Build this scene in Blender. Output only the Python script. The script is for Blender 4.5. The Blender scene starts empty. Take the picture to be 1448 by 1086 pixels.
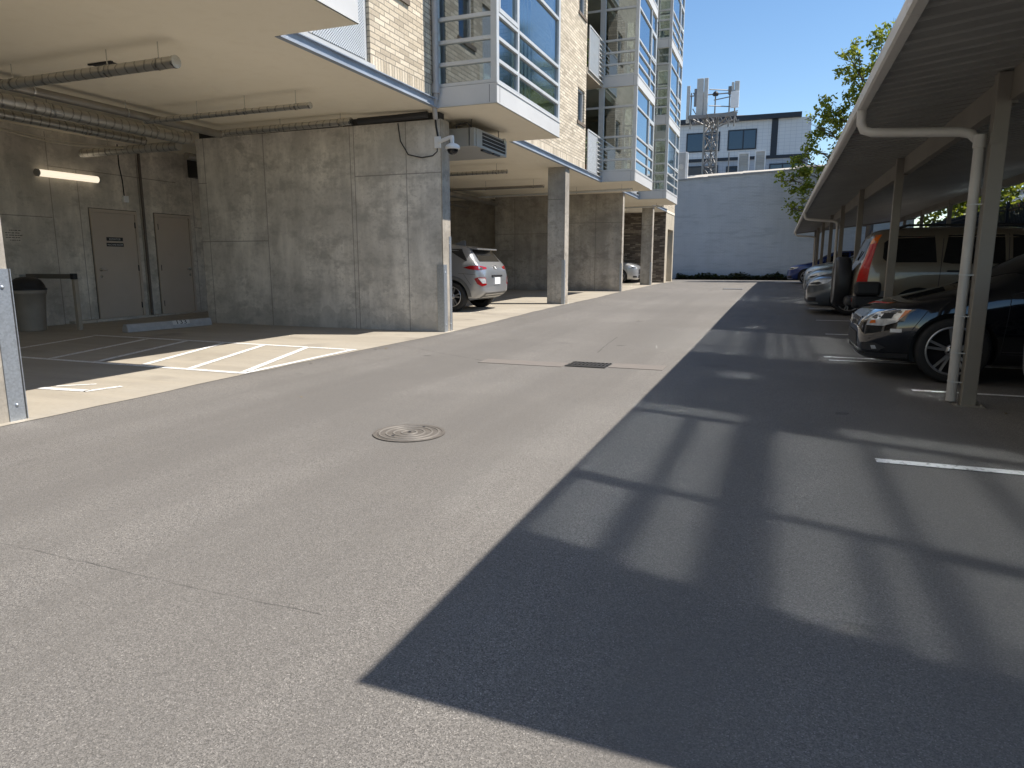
import bpy, bmesh, math, random
from mathutils import Vector, Matrix
from mathutils.bvhtree import BVHTree
random.seed(7)
sc = bpy.context.scene
col = sc.collection
def interp(x, xs, ys):
    if x <= xs[0]: return ys[0]
    for i in range(1, len(xs)):
        if x <= xs[i]:
            t = (x-xs[i-1])/(xs[i]-xs[i-1]); return ys[i-1]+t*(ys[i]-ys[i-1])
    return ys[-1]
GY = [-300, 10, 17.3, 24.2, 30.3, 37, 300]; GZ = [0, 0, .09, .16, .21, .21, .21]
def g(y): return interp(y, GY, GZ)

# ------------------------------------------------------------------ materials
MATS = {}
class NT:
    def __init__(s, name):
        s.m = bpy.data.materials.new(name); s.m.use_nodes = True; s.t = s.m.node_tree
        s.b = s.t.nodes['Principled BSDF']; s.out = s.t.nodes['Material Output']
    def n(s, typ, **kw):
        nd = s.t.nodes.new(typ)
        for k, v in kw.items():
            if k.startswith('i_'):
                key = k[2:]; key = int(key) if key.isdigit() else key.replace('_', ' ')
                nd.inputs[key].default_value = v
            else: setattr(nd, k, v)
        return nd
    def l(s, a, b): s.t.links.new(a, b)
    def math(s, op, a, b=None, c=None):
        nd = s.n('ShaderNodeMath', operation=op)
        for i, x in enumerate((a, b, c)):
            if x is None: continue
            if hasattr(x, 'links'): s.l(x, nd.inputs[i])
            else: nd.inputs[i].default_value = x
        return nd.outputs[0]
    def mix(s, f, a, b, blend='MIX'):
        nd = s.n('ShaderNodeMix', data_type='RGBA', blend_type=blend)
        for i, x in ((0, f), (6, a), (7, b)):
            if hasattr(x, 'links'): s.l(x, nd.inputs[i])
            elif isinstance(x, (tuple, list)): nd.inputs[i].default_value = (*x[:3], 1)
            else: nd.inputs[i].default_value = x
        return nd.outputs[2]
    def ramp(s, f, stops):
        nd = s.n('ShaderNodeValToRGB'); e = nd.color_ramp.elements
        while len(e) < len(stops): e.new(.5)
        for i, (p, c) in enumerate(stops):
            e[i].position = p; e[i].color = (c, c, c, 1) if not isinstance(c, tuple) else (*c, 1)
        s.l(f, nd.inputs[0]); return nd.outputs[0]
    def pos(s, scale=None, loc=(0, 0, 0)):
        gm = s.n('ShaderNodeNewGeometry')
        if scale is None: return gm.outputs['Position']
        mp = s.n('ShaderNodeMapping'); s.l(gm.outputs['Position'], mp.inputs[0])
        mp.inputs['Scale'].default_value = scale if isinstance(scale, tuple) else (scale,)*3
        mp.inputs['Location'].default_value = loc
        return mp.outputs[0]
    def obj(s, scale=1.0):
        tc = s.n('ShaderNodeTexCoord'); mp = s.n('ShaderNodeMapping'); s.l(tc.outputs['Object'], mp.inputs[0])
        mp.inputs['Scale'].default_value = scale if isinstance(scale, tuple) else (scale,)*3
        return mp.outputs[0]
    def noise(s, vec, scale=1.0, detail=4, rough=.55):
        nd = s.n('ShaderNodeTexNoise'); s.l(vec, nd.inputs['Vector'])
        nd.inputs['Scale'].default_value = scale; nd.inputs['Detail'].default_value = detail; nd.inputs['Roughness'].default_value = rough
        return nd.outputs['Fac']
    def bump(s, h, strength=.3, dist=.01):
        nd = s.n('ShaderNodeBump'); s.l(h, nd.inputs['Height']); nd.inputs['Strength'].default_value = strength; nd.inputs['Distance'].default_value = dist
        s.l(nd.outputs[0], s.b.inputs['Normal']); return nd
    def col(s, c):
        if hasattr(c, 'links'): s.l(c, s.b.inputs['Base Color'])
        else: s.b.inputs['Base Color'].default_value = (*c, 1)
    def rough(s, r):
        if hasattr(r, 'links'): s.l(r, s.b.inputs['Roughness'])
        else: s.b.inputs['Roughness'].default_value = r

def plain(name, c, r=.6, metal=0., var=.12, scale=6., coat=0., spec=.5, bump=0., grime=True):
    """a painted or moulded surface with slight colour and gloss variation"""
    if name in MATS: return MATS[name]
    M = NT(name); v = M.obj(1.0)
    n1 = M.noise(v, scale, 5, .6)
    f = M.ramp(n1, [(.3, 1-var), (.7, 1+var*.4)])
    M.col(M.mix(1.0, c, f, 'MULTIPLY'))
    M.l(M.math('ADD', M.math('MULTIPLY', M.noise(v, scale*2.3, 3), .12), r-.06), M.b.inputs['Roughness'])
    M.b.inputs['Metallic'].default_value = metal
    M.b.inputs['Specular IOR Level'].default_value = spec
    if coat: M.b.inputs['Coat Weight'].default_value = coat; M.b.inputs['Coat Roughness'].default_value = .04
    if bump: M.bump(M.noise(v, scale*12, 3), bump, .004)
    MATS[name] = M.m; return M.m

def car_paint(name, c, metal=.4, r=.32):
    M = NT(name); v = M.obj(1.0)
    dust = M.ramp(M.noise(v, 3.0, 6, .65), [(.4, 0.), (.8, .04)])
    fl = M.noise(v, 900, 1); cc = M.mix(M.math('MULTIPLY', fl, .25), c, tuple(min(1, x*1.6+.01) for x in c))
    M.col(M.mix(dust, cc, (.25, .23, .2)))
    M.b.inputs['Metallic'].default_value = metal; M.rough(r)
    M.b.inputs['Coat Weight'].default_value = 1.0; M.b.inputs['Coat Roughness'].default_value = .03
    return M.m

def asphalt():
    M = NT('asphalt'); p = M.pos()
    big = M.noise(M.pos((.22, .5, .5)), 1.0, 5, .6); mid = M.noise(p, 2.2, 5, .6)
    base = M.mix(M.ramp(big, [(.3, 0.), (.7, 1.)]), (.152, .141, .127), (.184, .171, .154))
    base = M.mix(M.ramp(mid, [(.38, .35), (.62, 0.)]), base, (.145, .135, .124))
    grain = M.n('ShaderNodeTexVoronoi'); M.l(p, grain.inputs['Vector']); grain.inputs['Scale'].default_value = 300
    gr = M.n('ShaderNodeSeparateColor'); M.l(grain.outputs['Color'], gr.inputs[0])
    base = M.mix(1.0, base, M.ramp(gr.outputs[0], [(.0, .48), (.5, .98), (.85, 1.25), (.95, 1.45), (1., 2.1)]), 'MULTIPLY')
    n2 = M.noise(p, 90, 4, .75)
    base = M.mix(1.0, base, M.ramp(n2, [(.3, .84), (.7, 1.14)]), 'MULTIPLY')
    trk = M.noise(M.pos((1.1, .05, 1), (2, 5, 0)), 1.0, 4, .55); base = M.mix(M.ramp(trk, [(.42, .5), (.56, 0.)]), base, (.118, .109, .098))
    pt = M.noise(M.pos((.35, .3, 1), (8, 3, 0)), 1.0, 2, .4); base = M.mix(M.ramp(pt, [(.52, 0.), (.535, .3)]), base, (.125, .116, .104))
    dv = M.n('ShaderNodeTexVoronoi'); M.l(M.pos((1, 1, 1), (.3, .7, 0)), dv.inputs['Vector']); dv.inputs['Scale'].default_value = .9
    dr_ = M.math('LESS_THAN', M.math('ADD', dv.outputs['Distance'], M.math('MULTIPLY', M.noise(p, 9, 4), .16)), .135); base = M.mix(M.math('MULTIPLY', dr_, .5), base, (.05, .046, .042))
    # dark oil drips in the stalls and pale scuffs along the lane
    st = M.noise(M.pos((.9, .9, .9), (3, 7, 0)), 1.0, 3, .5)
    base = M.mix(M.ramp(st, [(.66, 0.), (.76, .35)]), base, (.05, .047, .044))
    # crack lines across the lane
    sp = M.n('ShaderNodeSeparateXYZ'); M.l(p, sp.inputs[0])
    wob = M.math('MULTIPLY', M.math('SUBTRACT', M.noise(p, 1.3, 5, .6), .5), .5)
    def crack(x0, y0, x1, y1, w):
        dx, dy = x1-x0, y1-y0; L = math.hypot(dx, dy)
        d = M.math('ADD', M.math('SUBTRACT', M.math('MULTIPLY', sp.outputs[0], -dy/L), (-dy*x0+dx*y0)/L), M.math('MULTIPLY', sp.outputs[1], dx/L))
        d = M.math('ABSOLUTE', M.math('ADD', d, M.math('MULTIPLY', wob, .18)))
        tt = M.math('ADD', M.math('MULTIPLY', sp.outputs[0], dx/L/L), M.math('SUBTRACT', M.math('MULTIPLY', sp.outputs[1], dy/L/L), (dx*x0+dy*y0)/L/L))
        inside = M.math('MULTIPLY', M.math('GREATER_THAN', tt, 0.), M.math('LESS_THAN', tt, 1.))
        return M.math('MULTIPLY', M.math('LESS_THAN', d, w), inside)
    m = crack(-3.4, 1.76, -1.35, 1.735, .0035)
    for c in ((-5.1, 8.56, -3.15, 7.40, .011), (-2.16, 8.7, -2.32, 10.6, .011)): m = M.math('MAXIMUM', m, crack(*c))
    base = M.mix(M.math('MULTIPLY', m, M.ramp(M.noise(p, 6, 3), [(.35, .08), (.62, .62)])), base, (.04, .038, .035))
    M.col(base); M.rough(.88)
    bm = M.math('ADD', M.math('MULTIPLY', grain.outputs['Distance'], 1.2), n2)
    M.bump(bm, .35, .004); return M.m

def concrete(name, base=(.67, .635, .575), lines=(), streak=1.0, dark=.6, holes=True):
    """board-formed wall: lines = (axis, position, z0, z1) vertical joints or ('z', h, lo, hi) with the wall's run axis"""
    M = NT(name); p = M.pos(); sp = M.n('ShaderNodeSeparateXYZ'); M.l(p, sp.inputs[0])
    X, Y, Z = sp.outputs
    n1 = M.noise(p, .9, 6, .62); n2 = M.noise(M.pos((3.2, 3.2, .45)), 1.0, 5, .6); n3 = M.noise(p, 14, 5, .65)
    c = M.mix(M.ramp(n1, [(.34, 0.), (.66, 1.)]), tuple(x*.66 for x in base), tuple(x*1.18 for x in base))
    c = M.mix(M.math('MULTIPLY', M.ramp(n2, [(.38, .42), (.58, 0.)]), streak), c, tuple(x*dark for x in base))
    c = M.mix(M.ramp(n3, [(.32, .7), (.5, 0.)]), c, tuple(x*.62 for x in base))
    bd = M.noise(M.pos((11., 11., .12), (1, 3, 0)), 1.0, 3, .6); c = M.mix(M.ramp(bd, [(.38, .35), (.5, 0.)]), c, tuple(x*.70 for x in base))
    pale = M.noise(M.pos((2., 2., .6), (9, 2, 4)), 1.0, 5, .6)
    blot = M.noise(M.pos((1., 1., 1.6), (4, 4, 1)), 2.6, 6, .7)
    c = M.mix(M.ramp(blot, [(.36, .8), (.52, 0.)]), c, tuple(x*.54 for x in base))
    c = M.mix(M.ramp(pale, [(.54, 0.), (.72, .45)]), c, tuple(min(1, x*1.45) for x in base))
    # damp footing stains of varying height
    hgt = M.math('ADD', M.math('MULTIPLY', M.noise(M.pos((2.2, 2.2, .1)), 1.0, 4), .9), -.15)
    ft = M.math('LESS_THAN', Z, hgt); c = M.mix(M.math('MULTIPLY', ft, .3), c, tuple(x*.45 for x in base))
    msk = None
    for (ax, q, lo, hi) in lines:
        if ax in 'xy':
            d = M.math('ABSOLUTE', M.math('SUBTRACT', X if ax == 'x' else Y, q)); rng = Z
        else:
            d = M.math('ABSOLUTE', M.math('SUBTRACT', Z, q)); rng = X if ax == 'zx' else Y
        k = M.math('MULTIPLY', M.math('LESS_THAN', d, .008), M.math('MULTIPLY', M.math('GREATER_THAN', rng, lo), M.math('LESS_THAN', rng, hi)))
        msk = k if msk is None else M.math('MAXIMUM', msk, k)
    h = M.math('ADD', n3, M.math('MULTIPLY', n1, .6))
    if msk is not None:
        c = M.mix(M.math('MULTIPLY', msk, .72), c, tuple(x*.28 for x in base)); h = M.math('SUBTRACT', h, M.math('MULTIPLY', msk, 1.5))
    if holes:
        vo = M.n('ShaderNodeTexVoronoi'); M.l(M.pos((1.1, 1.1, 1.0)), vo.inputs['Vector']); vo.inputs['Scale'].default_value = 1.3; vo.inputs['Randomness'].default_value = .55
        hm = M.math('LESS_THAN', vo.outputs['Distance'], .035); c = M.mix(M.math('MULTIPLY', hm, .9), c, tuple(x*.3 for x in base))
        v2 = M.n('ShaderNodeTexVoronoi'); M.l(p, v2.inputs['Vector']); v2.inputs['Scale'].default_value = 17
        pm = M.math('LESS_THAN', v2.outputs['Distance'], M.math('MULTIPLY', M.noise(p, 3, 3), .22)); c = M.mix(M.math('MULTIPLY', pm, .45), c, tuple(x*.35 for x in base))
    M.col(c); M.rough(.85); M.bump(h, .35, .01); return M.m

def floor_concrete():
    M = NT('floor_concrete'); p = M.pos()
    n1 = M.noise(M.pos((.5, 1.4, 1)), 1.0, 6, .6); n2 = M.noise(p, 22, 5, .6)
    c = M.mix(M.ramp(n1, [(.3, 0.), (.7, 1.)]), (.31, .275, .22), (.39, .35, .285))
    c = M.mix(M.ramp(n2, [(.3, .3), (.55, 0.)]), c, (.26, .23, .185))
    st = M.noise(M.pos((.9, .9, 1), (4, 1, 0)), 1.0, 4, .55); c = M.mix(M.ramp(st, [(.58, 0.), (.74, .55)]), c, (.13, .115, .10))
    br = M.noise(M.pos((.35, 5., 1)), 1.0, 4); c = M.mix(M.ramp(br, [(.5, 0.), (.7, .25)]), c, (.48, .42, .33))
    M.col(c); M.rough(.75); M.bump(n2, .2, .004); return M.m

def brick(name, c1, c2, c3, mort, soldier_z=None):
    M = NT(name); gm = M.n('ShaderNodeNewGeometry')
    sp = M.n('ShaderNodeSeparateXYZ'); M.l(gm.outputs['Position'], sp.inputs[0])
    sn = M.n('ShaderNodeSeparateXYZ'); M.l(gm.outputs['True Normal'], sn.inputs[0])
    fx = M.math('GREATER_THAN', M.math('ABSOLUTE', sn.outputs[0]), .5)
    u = M.math('ADD', M.math('MULTIPLY', fx, sp.outputs[1]), M.math('MULTIPLY', M.math('SUBTRACT', 1.0, fx), sp.outputs[0]))
    cb = M.n('ShaderNodeCombineXYZ'); M.l(u, cb.inputs[0]); M.l(sp.outputs[2], cb.inputs[1])
    def br(w, h, off):
        b = M.n('ShaderNodeTexBrick'); M.l(cb.outputs[0], b.inputs['Vector']); b.offset = off
        b.inputs['Scale'].default_value = 1; b.inputs['Brick Width'].default_value = w; b.inputs['Row Height'].default_value = h
        b.inputs['Mortar Size'].default_value = .0075; b.inputs['Mortar Smooth'].default_value = .2; b.inputs['Bias'].default_value = -.1
        b.inputs['Color1'].default_value = (0, 0, 0, 1); b.inputs['Color2'].default_value = (1, 1, 1, 1); b.inputs['Mortar'].default_value = (.5, .5, .5, 1)
        return b
    b = br(.26, .0715, .5); rnd = b.outputs['Color']; fac = b.outputs['Fac']
    if soldier_z:
        b2 = br(.0715, .2145, 0.); lt = M.math('LESS_THAN', sp.outputs[2], soldier_z)
        rnd = M.mix(lt, rnd, b2.outputs['Color']); fac = M.math('ADD', M.math('MULTIPLY', fac, M.math('SUBTRACT', 1.0, lt)), M.math('MULTIPLY', b2.outputs['Fac'], lt))
    c = M.ramp(rnd, [(.0, c1), (.25, c2), (.5, c3), (.75, c1), (1., c2)])
    n = M.noise(gm.outputs['Position'], 30, 5, .65); c = M.mix(1.0, c, M.ramp(n, [(.3, .8), (.7, 1.12)]), 'MULTIPLY')
    n2 = M.noise(gm.outputs['Position'], .8, 4); c = M.mix(1.0, c, M.ramp(n2, [(.3, .88), (.7, 1.06)]), 'MULTIPLY')
    c = M.mix(fac, c, mort)
    M.col(c); M.rough(.85)
    M.bump(M.math('ADD', M.math('MULTIPLY', fac, -1.0), M.math('MULTIPLY', n, .3)), .6, .008); return M.m

def painted_block():
    M = NT('painted_block'); gm = M.n('ShaderNodeNewGeometry'); sp = M.n('ShaderNodeSeparateXYZ'); M.l(gm.outputs['Position'], sp.inputs[0])
    cb = M.n('ShaderNodeCombineXYZ'); M.l(sp.outputs[0], cb.inputs[0]); M.l(sp.outputs[2], cb.inputs[1])
    b = M.n('ShaderNodeTexBrick'); M.l(cb.outputs[0], b.inputs['Vector']); b.inputs['Scale'].default_value = 1
    b.inputs['Brick Width'].default_value = .24; b.inputs['Row Height'].default_value = .08; b.inputs['Mortar Size'].default_value = .007
    n = M.noise(gm.outputs['Position'], .55, 6, .6); n2 = M.noise(M.pos((3, 3, .5)), 1.0, 5, .6); n3 = M.noise(M.pos((.8, .8, 5.)), 1.0, 4, .6)
    c = M.mix(M.ramp(n, [(.3, 0.), (.7, 1.)]), (.43, .475, .53), (.53, .575, .625))
    c = M.mix(M.ramp(n2, [(.3, .25), (.5, 0.)]), c, (.36, .39, .43))
    c = M.mix(M.ramp(n3, [(.54, 0.), (.66, .55)]), c, (.34, .38, .43))
    c = M.mix(M.math('MULTIPLY', b.outputs['Fac'], .38), c, (.30, .34, .39))
    M.col(c); M.rough(.7)
    M.bump(M.math('ADD', M.math('MULTIPLY', b.outputs['Fac'], -1.0), M.math('MULTIPLY', M.noise(gm.outputs['Position'], 9, 5), 1.2)), .7, .012); return M.m

def tile_wall(name, c, w, h, mort):
    M = NT(name); gm = M.n('ShaderNodeNewGeometry'); sp = M.n('ShaderNodeSeparateXYZ'); M.l(gm.outputs['Position'], sp.inputs[0])
    cb = M.n('ShaderNodeCombineXYZ'); M.l(M.math('ADD', sp.outputs[0], sp.outputs[1]), cb.inputs[0]); M.l(sp.outputs[2], cb.inputs[1])
    b = M.n('ShaderNodeTexBrick'); M.l(cb.outputs[0], b.inputs['Vector']); b.inputs['Scale'].default_value = 1; b.offset = 0
    b.inputs['Brick Width'].default_value = w; b.inputs['Row Height'].default_value = h; b.inputs['Mortar Size'].default_value = .012
    n = M.noise(gm.outputs['Position'], .7, 4)
    c1 = M.mix(M.ramp(n, [(.3, 0.), (.7, .25)]), c, tuple(x*.8 for x in c)); M.col(M.mix(M.math('MULTIPLY', b.outputs['Fac'], .8), c1, mort)); M.rough(.5); return M.m

def glass_pane(name, tint=(.24, .30, .31), base=.26, rough=.05, gloss=(.80, .90, 1.)):
    M = NT(name); M.t.nodes.remove(M.b)
    tr = M.n('ShaderNodeBsdfTransparent'); tr.inputs[0].default_value = (*tint, 1)
    gl = M.n('ShaderNodeBsdfGlossy'); gl.inputs['Color'].default_value = (*gloss, 1); gl.inputs['Roughness'].default_value = rough
    lw = M.n('ShaderNodeLayerWeight'); f = M.math('POWER', lw.outputs['Facing'], 4.0)
    fac = M.math('ADD', M.math('MULTIPLY', f, 1-base), base)
    mx = M.n('ShaderNodeMixShader'); M.l(fac, mx.inputs[0]); M.l(tr.outputs[0], mx.inputs[1]); M.l(gl.outputs[0], mx.inputs[2]); M.l(mx.outputs[0], M.out.inputs[0])
    return M.m

def emitter(name, c, s):
    M = NT(name); M.col(c); M.b.inputs['Emission Color'].default_value = (*c, 1); M.b.inputs['Emission Strength'].default_value = s; return M.m

def galvanised(name, c=(.42, .45, .48), r=.45, metal=.7):
    M = NT(name); v = M.n('ShaderNodeTexVoronoi'); M.l(M.pos(), v.inputs['Vector']); v.inputs['Scale'].default_value = 75
    s = M.n('ShaderNodeSeparateColor'); M.l(v.outputs['Color'], s.inputs[0])
    M.col(M.mix(1.0, c, M.ramp(s.outputs[0], [(0., .86), (1., 1.08)]), 'MULTIPLY')); M.b.inputs['Metallic'].default_value = metal; M.rough(r); return M.m

def foil(name, axis):
    """wrinkled foil pipe jacket with wrap rings across the run axis"""
    M = NT(name); p = M.pos(); w = M.n('ShaderNodeTexWave', wave_type='BANDS', bands_direction=axis)
    M.l(p, w.inputs['Vector']); w.inputs['Scale'].default_value = 2.3; w.inputs['Distortion'].default_value = 3.8; w.inputs['Detail'].default_value = 3; w.inputs['Detail Scale'].default_value = 2.5
    M.col(M.mix(M.ramp(w.outputs['Fac'], [(.0, .8), (.10, 0.)]), (.60, .58, .54), (.24, .23, .21))); M.b.inputs['Metallic'].default_value = .92
    M.l(M.math('ADD', M.math('MULTIPLY', M.noise(p, 9, 4), .35), .2), M.b.inputs['Roughness'])
    M.bump(M.math('ADD', M.math('MULTIPLY', w.outputs['Fac'], .4), M.noise(p, 25, 4)), .5, .008); return M.m

def ribbed(name, c, period, axis=1):
    """sheet-metal ribs are geometry; this only varies the paint"""
    return plain(name, c, .55, 0, .2, 1.3)

def leaf_mat(name, c1, c2, trans=.35):
    M = NT(name); oi = M.n('ShaderNodeNewGeometry'); rnd = oi.outputs['Random Per Island']
    c = M.mix(rnd, c1, c2); M.col(c); M.rough(.5); M.b.inputs['Specular IOR Level'].default_value = .35
    tl = M.n('ShaderNodeBsdfTranslucent'); M.l(M.mix(.5, c, (.30, .34, .03)), tl.inputs[0])
    mx = M.n('ShaderNodeMixShader'); mx.inputs[0].default_value = trans; M.l(M.b.outputs[0], mx.inputs[1]); M.l(tl.outputs[0], mx.inputs[2]); M.l(mx.outputs[0], M.out.inputs[0]); return M.m

def bark():
    M = NT('bark'); n = M.noise(M.pos((9, 9, 2)), 1.0, 6, .65); M.col(M.mix(n, (.06, .05, .04), (.17, .14, .11))); M.rough(.9); M.bump(n, .8, .03); return M.m

def soffit_mat():
    M = NT('soffit_paint'); p = M.pos(); n = M.noise(p, .5, 5, .6); n2 = M.noise(p, 6, 4)
    c = M.mix(M.ramp(n, [(.3, 0.), (.7, 1.)]), (.85, .775, .62), (.89, .815, .665)); c = M.mix(M.ramp(n2, [(.3, .2), (.5, 0.)]), c, (.76, .67, .51))
    sp = M.n('ShaderNodeSeparateXYZ'); M.l(p, sp.inputs[0])
    M.col(c); M.rough(.8); M.bump(M.noise(p, 60, 3), .08, .003); return M.m
# ------------------------------------------------------------------ mesh helpers
def wloc(o):
    v = Vector((0, 0, 0))
    while o is not None: v += o.location; o = o.parent
    return v
def tag(o, label=None, cat=None, group=None, kind=None):
    if label: o['label'] = label
    if cat: o['category'] = cat
    if group: o['group'] = group
    if kind: o['kind'] = kind
    return o
def thing(name, loc, label, cat, group=None):
    o = bpy.data.objects.new(name, None); o.location = loc; o.empty_display_size = .2; col.objects.link(o)
    return tag(o, label, cat, group)
class MB:
    def __init__(s): s.v, s.f, s.m, s.sm = [], [], [], []
    def add(s, vs, fs, mi=0, smooth=False):
        b = len(s.v); s.v += [tuple(v) for v in vs]
        for f in fs: s.f.append(tuple(i+b for i in f)); s.m.append(mi); s.sm.append(smooth)
        return s
    def hexa(s, p, mi=0):
        return s.add(p, [(0, 3, 2, 1), (4, 5, 6, 7), (0, 1, 5, 4), (1, 2, 6, 5), (2, 3, 7, 6), (3, 0, 4, 7)], mi)
    def box(s, x0, x1, y0, y1, z0, z1, mi=0):
        return s.hexa([(x0, y0, z0), (x1, y0, z0), (x1, y1, z0), (x0, y1, z0), (x0, y0, z1), (x1, y0, z1), (x1, y1, z1), (x0, y1, z1)], mi)
    def gbox(s, x0, x1, y0, y1, z1, mi=0, drop=.15):
        """box standing on the sloping ground"""
        return s.box(x0, x1, y0, y1, g(min(y0, y1))-drop, z1, mi)
    def prism(s, poly, vec, mi=0):
        n = len(poly); vec = Vector(vec); a = [Vector(p) for p in poly]; b = [p+vec for p in a]
        fs = [tuple(range(n))[::-1], tuple(range(n, 2*n))]+[(i, (i+1) % n, n+(i+1) % n, n+i) for i in range(n)]
        return s.add(a+b, fs, mi)
    def beam(s, a, b, w, h, up=(0, 0, 1), mi=0):
        a, b = Vector(a), Vector(b); d = (b-a).normalized(); up = Vector(up)
        if abs(d.dot(up)) > .98: up = Vector((0, 1, 0))
        x = d.cross(up).normalized()*w/2; z = x.cross(d).normalized()*h/2
        return s.hexa([a-x-z, a+x-z, b+x-z, b-x-z, a-x+z, a+x+z, b+x+z, b-x+z], mi)
    def tube(s, path, r, n=10, mi=0, cap=True, smooth=True):
        P = [Vector(p) for p in path]; R = r if isinstance(r, (list, tuple)) else [r]*len(P); rings = []
        up = None
        for i, p in enumerate(P):
            d = (P[min(i+1, len(P)-1)]-P[max(i-1, 0)]).normalized()
            if up is None: up = Vector((0, 0, 1)) if abs(d.z) < .9 else Vector((0, 1, 0))
            x = d.cross(up).normalized(); up2 = x.cross(d).normalized(); up = up2
            rings.append([p+(x*math.cos(k*2*math.pi/n)+up2*math.sin(k*2*math.pi/n))*R[i] for k in range(n)])
        vs = [v for ring in rings for v in ring]
        fs = [(i*n+k, i*n+(k+1) % n, (i+1)*n+(k+1) % n, (i+1)*n+k) for i in range(len(P)-1) for k in range(n)]
        s.add(vs, fs, mi, smooth)
        if cap:
            s.add(rings[0], [tuple(range(n))[::-1]], mi); s.add(rings[-1], [tuple(range(n))], mi)
        return s
    def lathe(s, prof, c, axis='z', n=28, mi=0, smooth=True, cap=True):
        c = Vector(c); vs = []
        for (r, h) in prof:
            for k in range(n):
                a = k*2*math.pi/n; u, w = r*math.cos(a), r*math.sin(a)
                vs.append(c+(Vector((u, w, h)) if axis == 'z' else Vector((h, u, w)) if axis == 'x' else Vector((w, h, u))))
        fs = [(i*n+k, i*n+(k+1) % n, (i+1)*n+(k+1) % n, (i+1)*n+k) for i in range(len(prof)-1) for k in range(n)]
        s.add(vs, fs, mi, smooth)
        if cap and prof[0][0] > 1e-4: s.add(vs[:n], [tuple(range(n))[::-1]], mi)
        if cap and prof[-1][0] > 1e-4: s.add(vs[-n:], [tuple(range(n))], mi)
        return s
    def build(s, name, mats, parent=None, org=None, bevel=0, fix=False):
        mats = mats if isinstance(mats, (list, tuple)) else [mats]
        off = wloc(parent) if parent else Vector(org or (0, 0, 0))
        me = bpy.data.meshes.new(name); me.from_pydata([tuple(Vector(v)-off) for v in s.v], [], s.f)
        for m in mats: me.materials.append(m)
        me.polygons.foreach_set('material_index', s.m); me.polygons.foreach_set('use_smooth', s.sm); me.update()
        if fix:
            bm = bmesh.new(); bm.from_mesh(me); bmesh.ops.recalc_face_normals(bm, faces=bm.faces); bm.to_mesh(me); bm.free()
        o = bpy.data.objects.new(name, me); col.objects.link(o)
        if parent: o.parent = parent
        else: o.location = off
        if bevel:
            b = o.modifiers.new('bevel', 'BEVEL'); b.width = bevel; b.segments = 2; b.limit_method = 'ANGLE'; b.harden_normals = False
        return o
def lab(o, text): o['label'] = text; return o
def copy_tree(o, parent=None):
    c = o.copy(); col.objects.link(c)
    if parent: c.parent = parent
    for ch in list(o.children): copy_tree(ch, c)
    return c
FONT = None
def text_mesh(txt, size, depth=.001):
    cu = bpy.data.curves.new('lettering', 'FONT'); cu.body = txt; cu.size = size; cu.extrude = depth; cu.align_x = 'CENTER'; cu.align_y = 'CENTER'
    o = bpy.data.objects.new('lettering', cu); col.objects.link(o); bpy.context.view_layer.update()
    me = bpy.data.meshes.new_from_object(o.evaluated_get(bpy.context.evaluated_depsgraph_get())); bpy.data.objects.remove(o); return me
def put_text(txt, size, mat, parent, M4, name='lettering', sx=1.0):
    me = text_mesh(txt, size); me.transform(Matrix.Diagonal((sx, 1, 1, 1))); me.materials.clear(); me.materials.append(mat)
    off = wloc(parent); me.transform(Matrix.Translation(-off) @ M4)
    o = bpy.data.objects.new(name, me); col.objects.link(o); o.parent = parent; return o
def face_px(loc):   # text readable when looked at along -x (face points to +x)
    return Matrix.Translation(loc) @ Matrix(((0, 0, 1, 0), (1, 0, 0, 0), (0, 1, 0, 0), (0, 0, 0, 1)))

# ------------------------------------------------------------------ shared materials
m_asph = asphalt(); m_floor = floor_concrete(); m_soff = soffit_mat()
m_brick = brick('pale_brick', (.60, .51, .38), (.74, .645, .50), (.43, .36, .265), (.25, .22, .175), 3.875)
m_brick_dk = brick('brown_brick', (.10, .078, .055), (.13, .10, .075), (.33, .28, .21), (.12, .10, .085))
m_conc = concrete('board_concrete', lines=[('x', -6.85, .0, 3.5), ('x', -6.93, .0, 3.5), ('zx', 2.60, -6.85, -5.1), ('zx', 1.55, -10.3, -8.75), ('x', -8.75, 0, 3.5), ('x', -10.12, 0, 3.5), ('x', -5.85, .0, 3.5), ('zx', 2.62, -10.3, -10.1)])
m_conc_back = concrete('back_concrete', (.64, .59, .51), lines=[('y', 9.12, 0, 3.5), ('y', 9.66, 0, 2.9), ('zy', 1.98, 7.0, 9.1), ('zy', 2.9, 9.1, 12), ('y', 11.02, 0, 3.5), ('y', 11.1, 0, 3.5), ('y', 12.45, 0, 3.5), ('zy', 1.95, 12.45, 13.5), ('y', 7.4, 0, 3.5), ('y', 15., 0, 3.5), ('y', 17.4, 0, 3.5), ('y', 20., 0, 3.5)])
m_conc2 = concrete('partition_concrete', (.46, .42, .36), lines=[('x', -9.2, 0, 3.5), ('x', -7.25, 0, 3.5), ('x', -6.15, 0, 3.5), ('zx', 2.55, -7.25, -5.2), ('zx', 1.6, -9.9, -9.2), ('zx', 2.2, -9.9, -7.25)])
m_col = concrete('column_concrete', (.46, .43, .375), lines=[('zx', 2.75, -7, -5)], streak=.8)
m_colend = concrete('sunlit_concrete', (.42, .375, .31), streak=.3, dark=.8, holes=True)
m_steel = plain('blue_grey_steel', (.30, .34, .40), .5, 0, .2, 2.5)
m_galv = galvanised('galvanised_steel')
m_alum = plain('pale_aluminium', (.54, .54, .525), .42, .15, .1, 2.)
m_panel = plain('pale_panel', (.56, .55, .53), .5, 0, .07, 1.5)
m_seam = plain('dark_seam', (.03, .03, .032), .7)
m_black = plain('black_plastic', (.018, .018, .02), .5)
m_rubber = plain('rubber', (.022, .022, .023), .75)
m_doorp = plain('taupe_door_paint', (.46, .385, .31), .5, 0, .08, 1.2)
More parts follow.
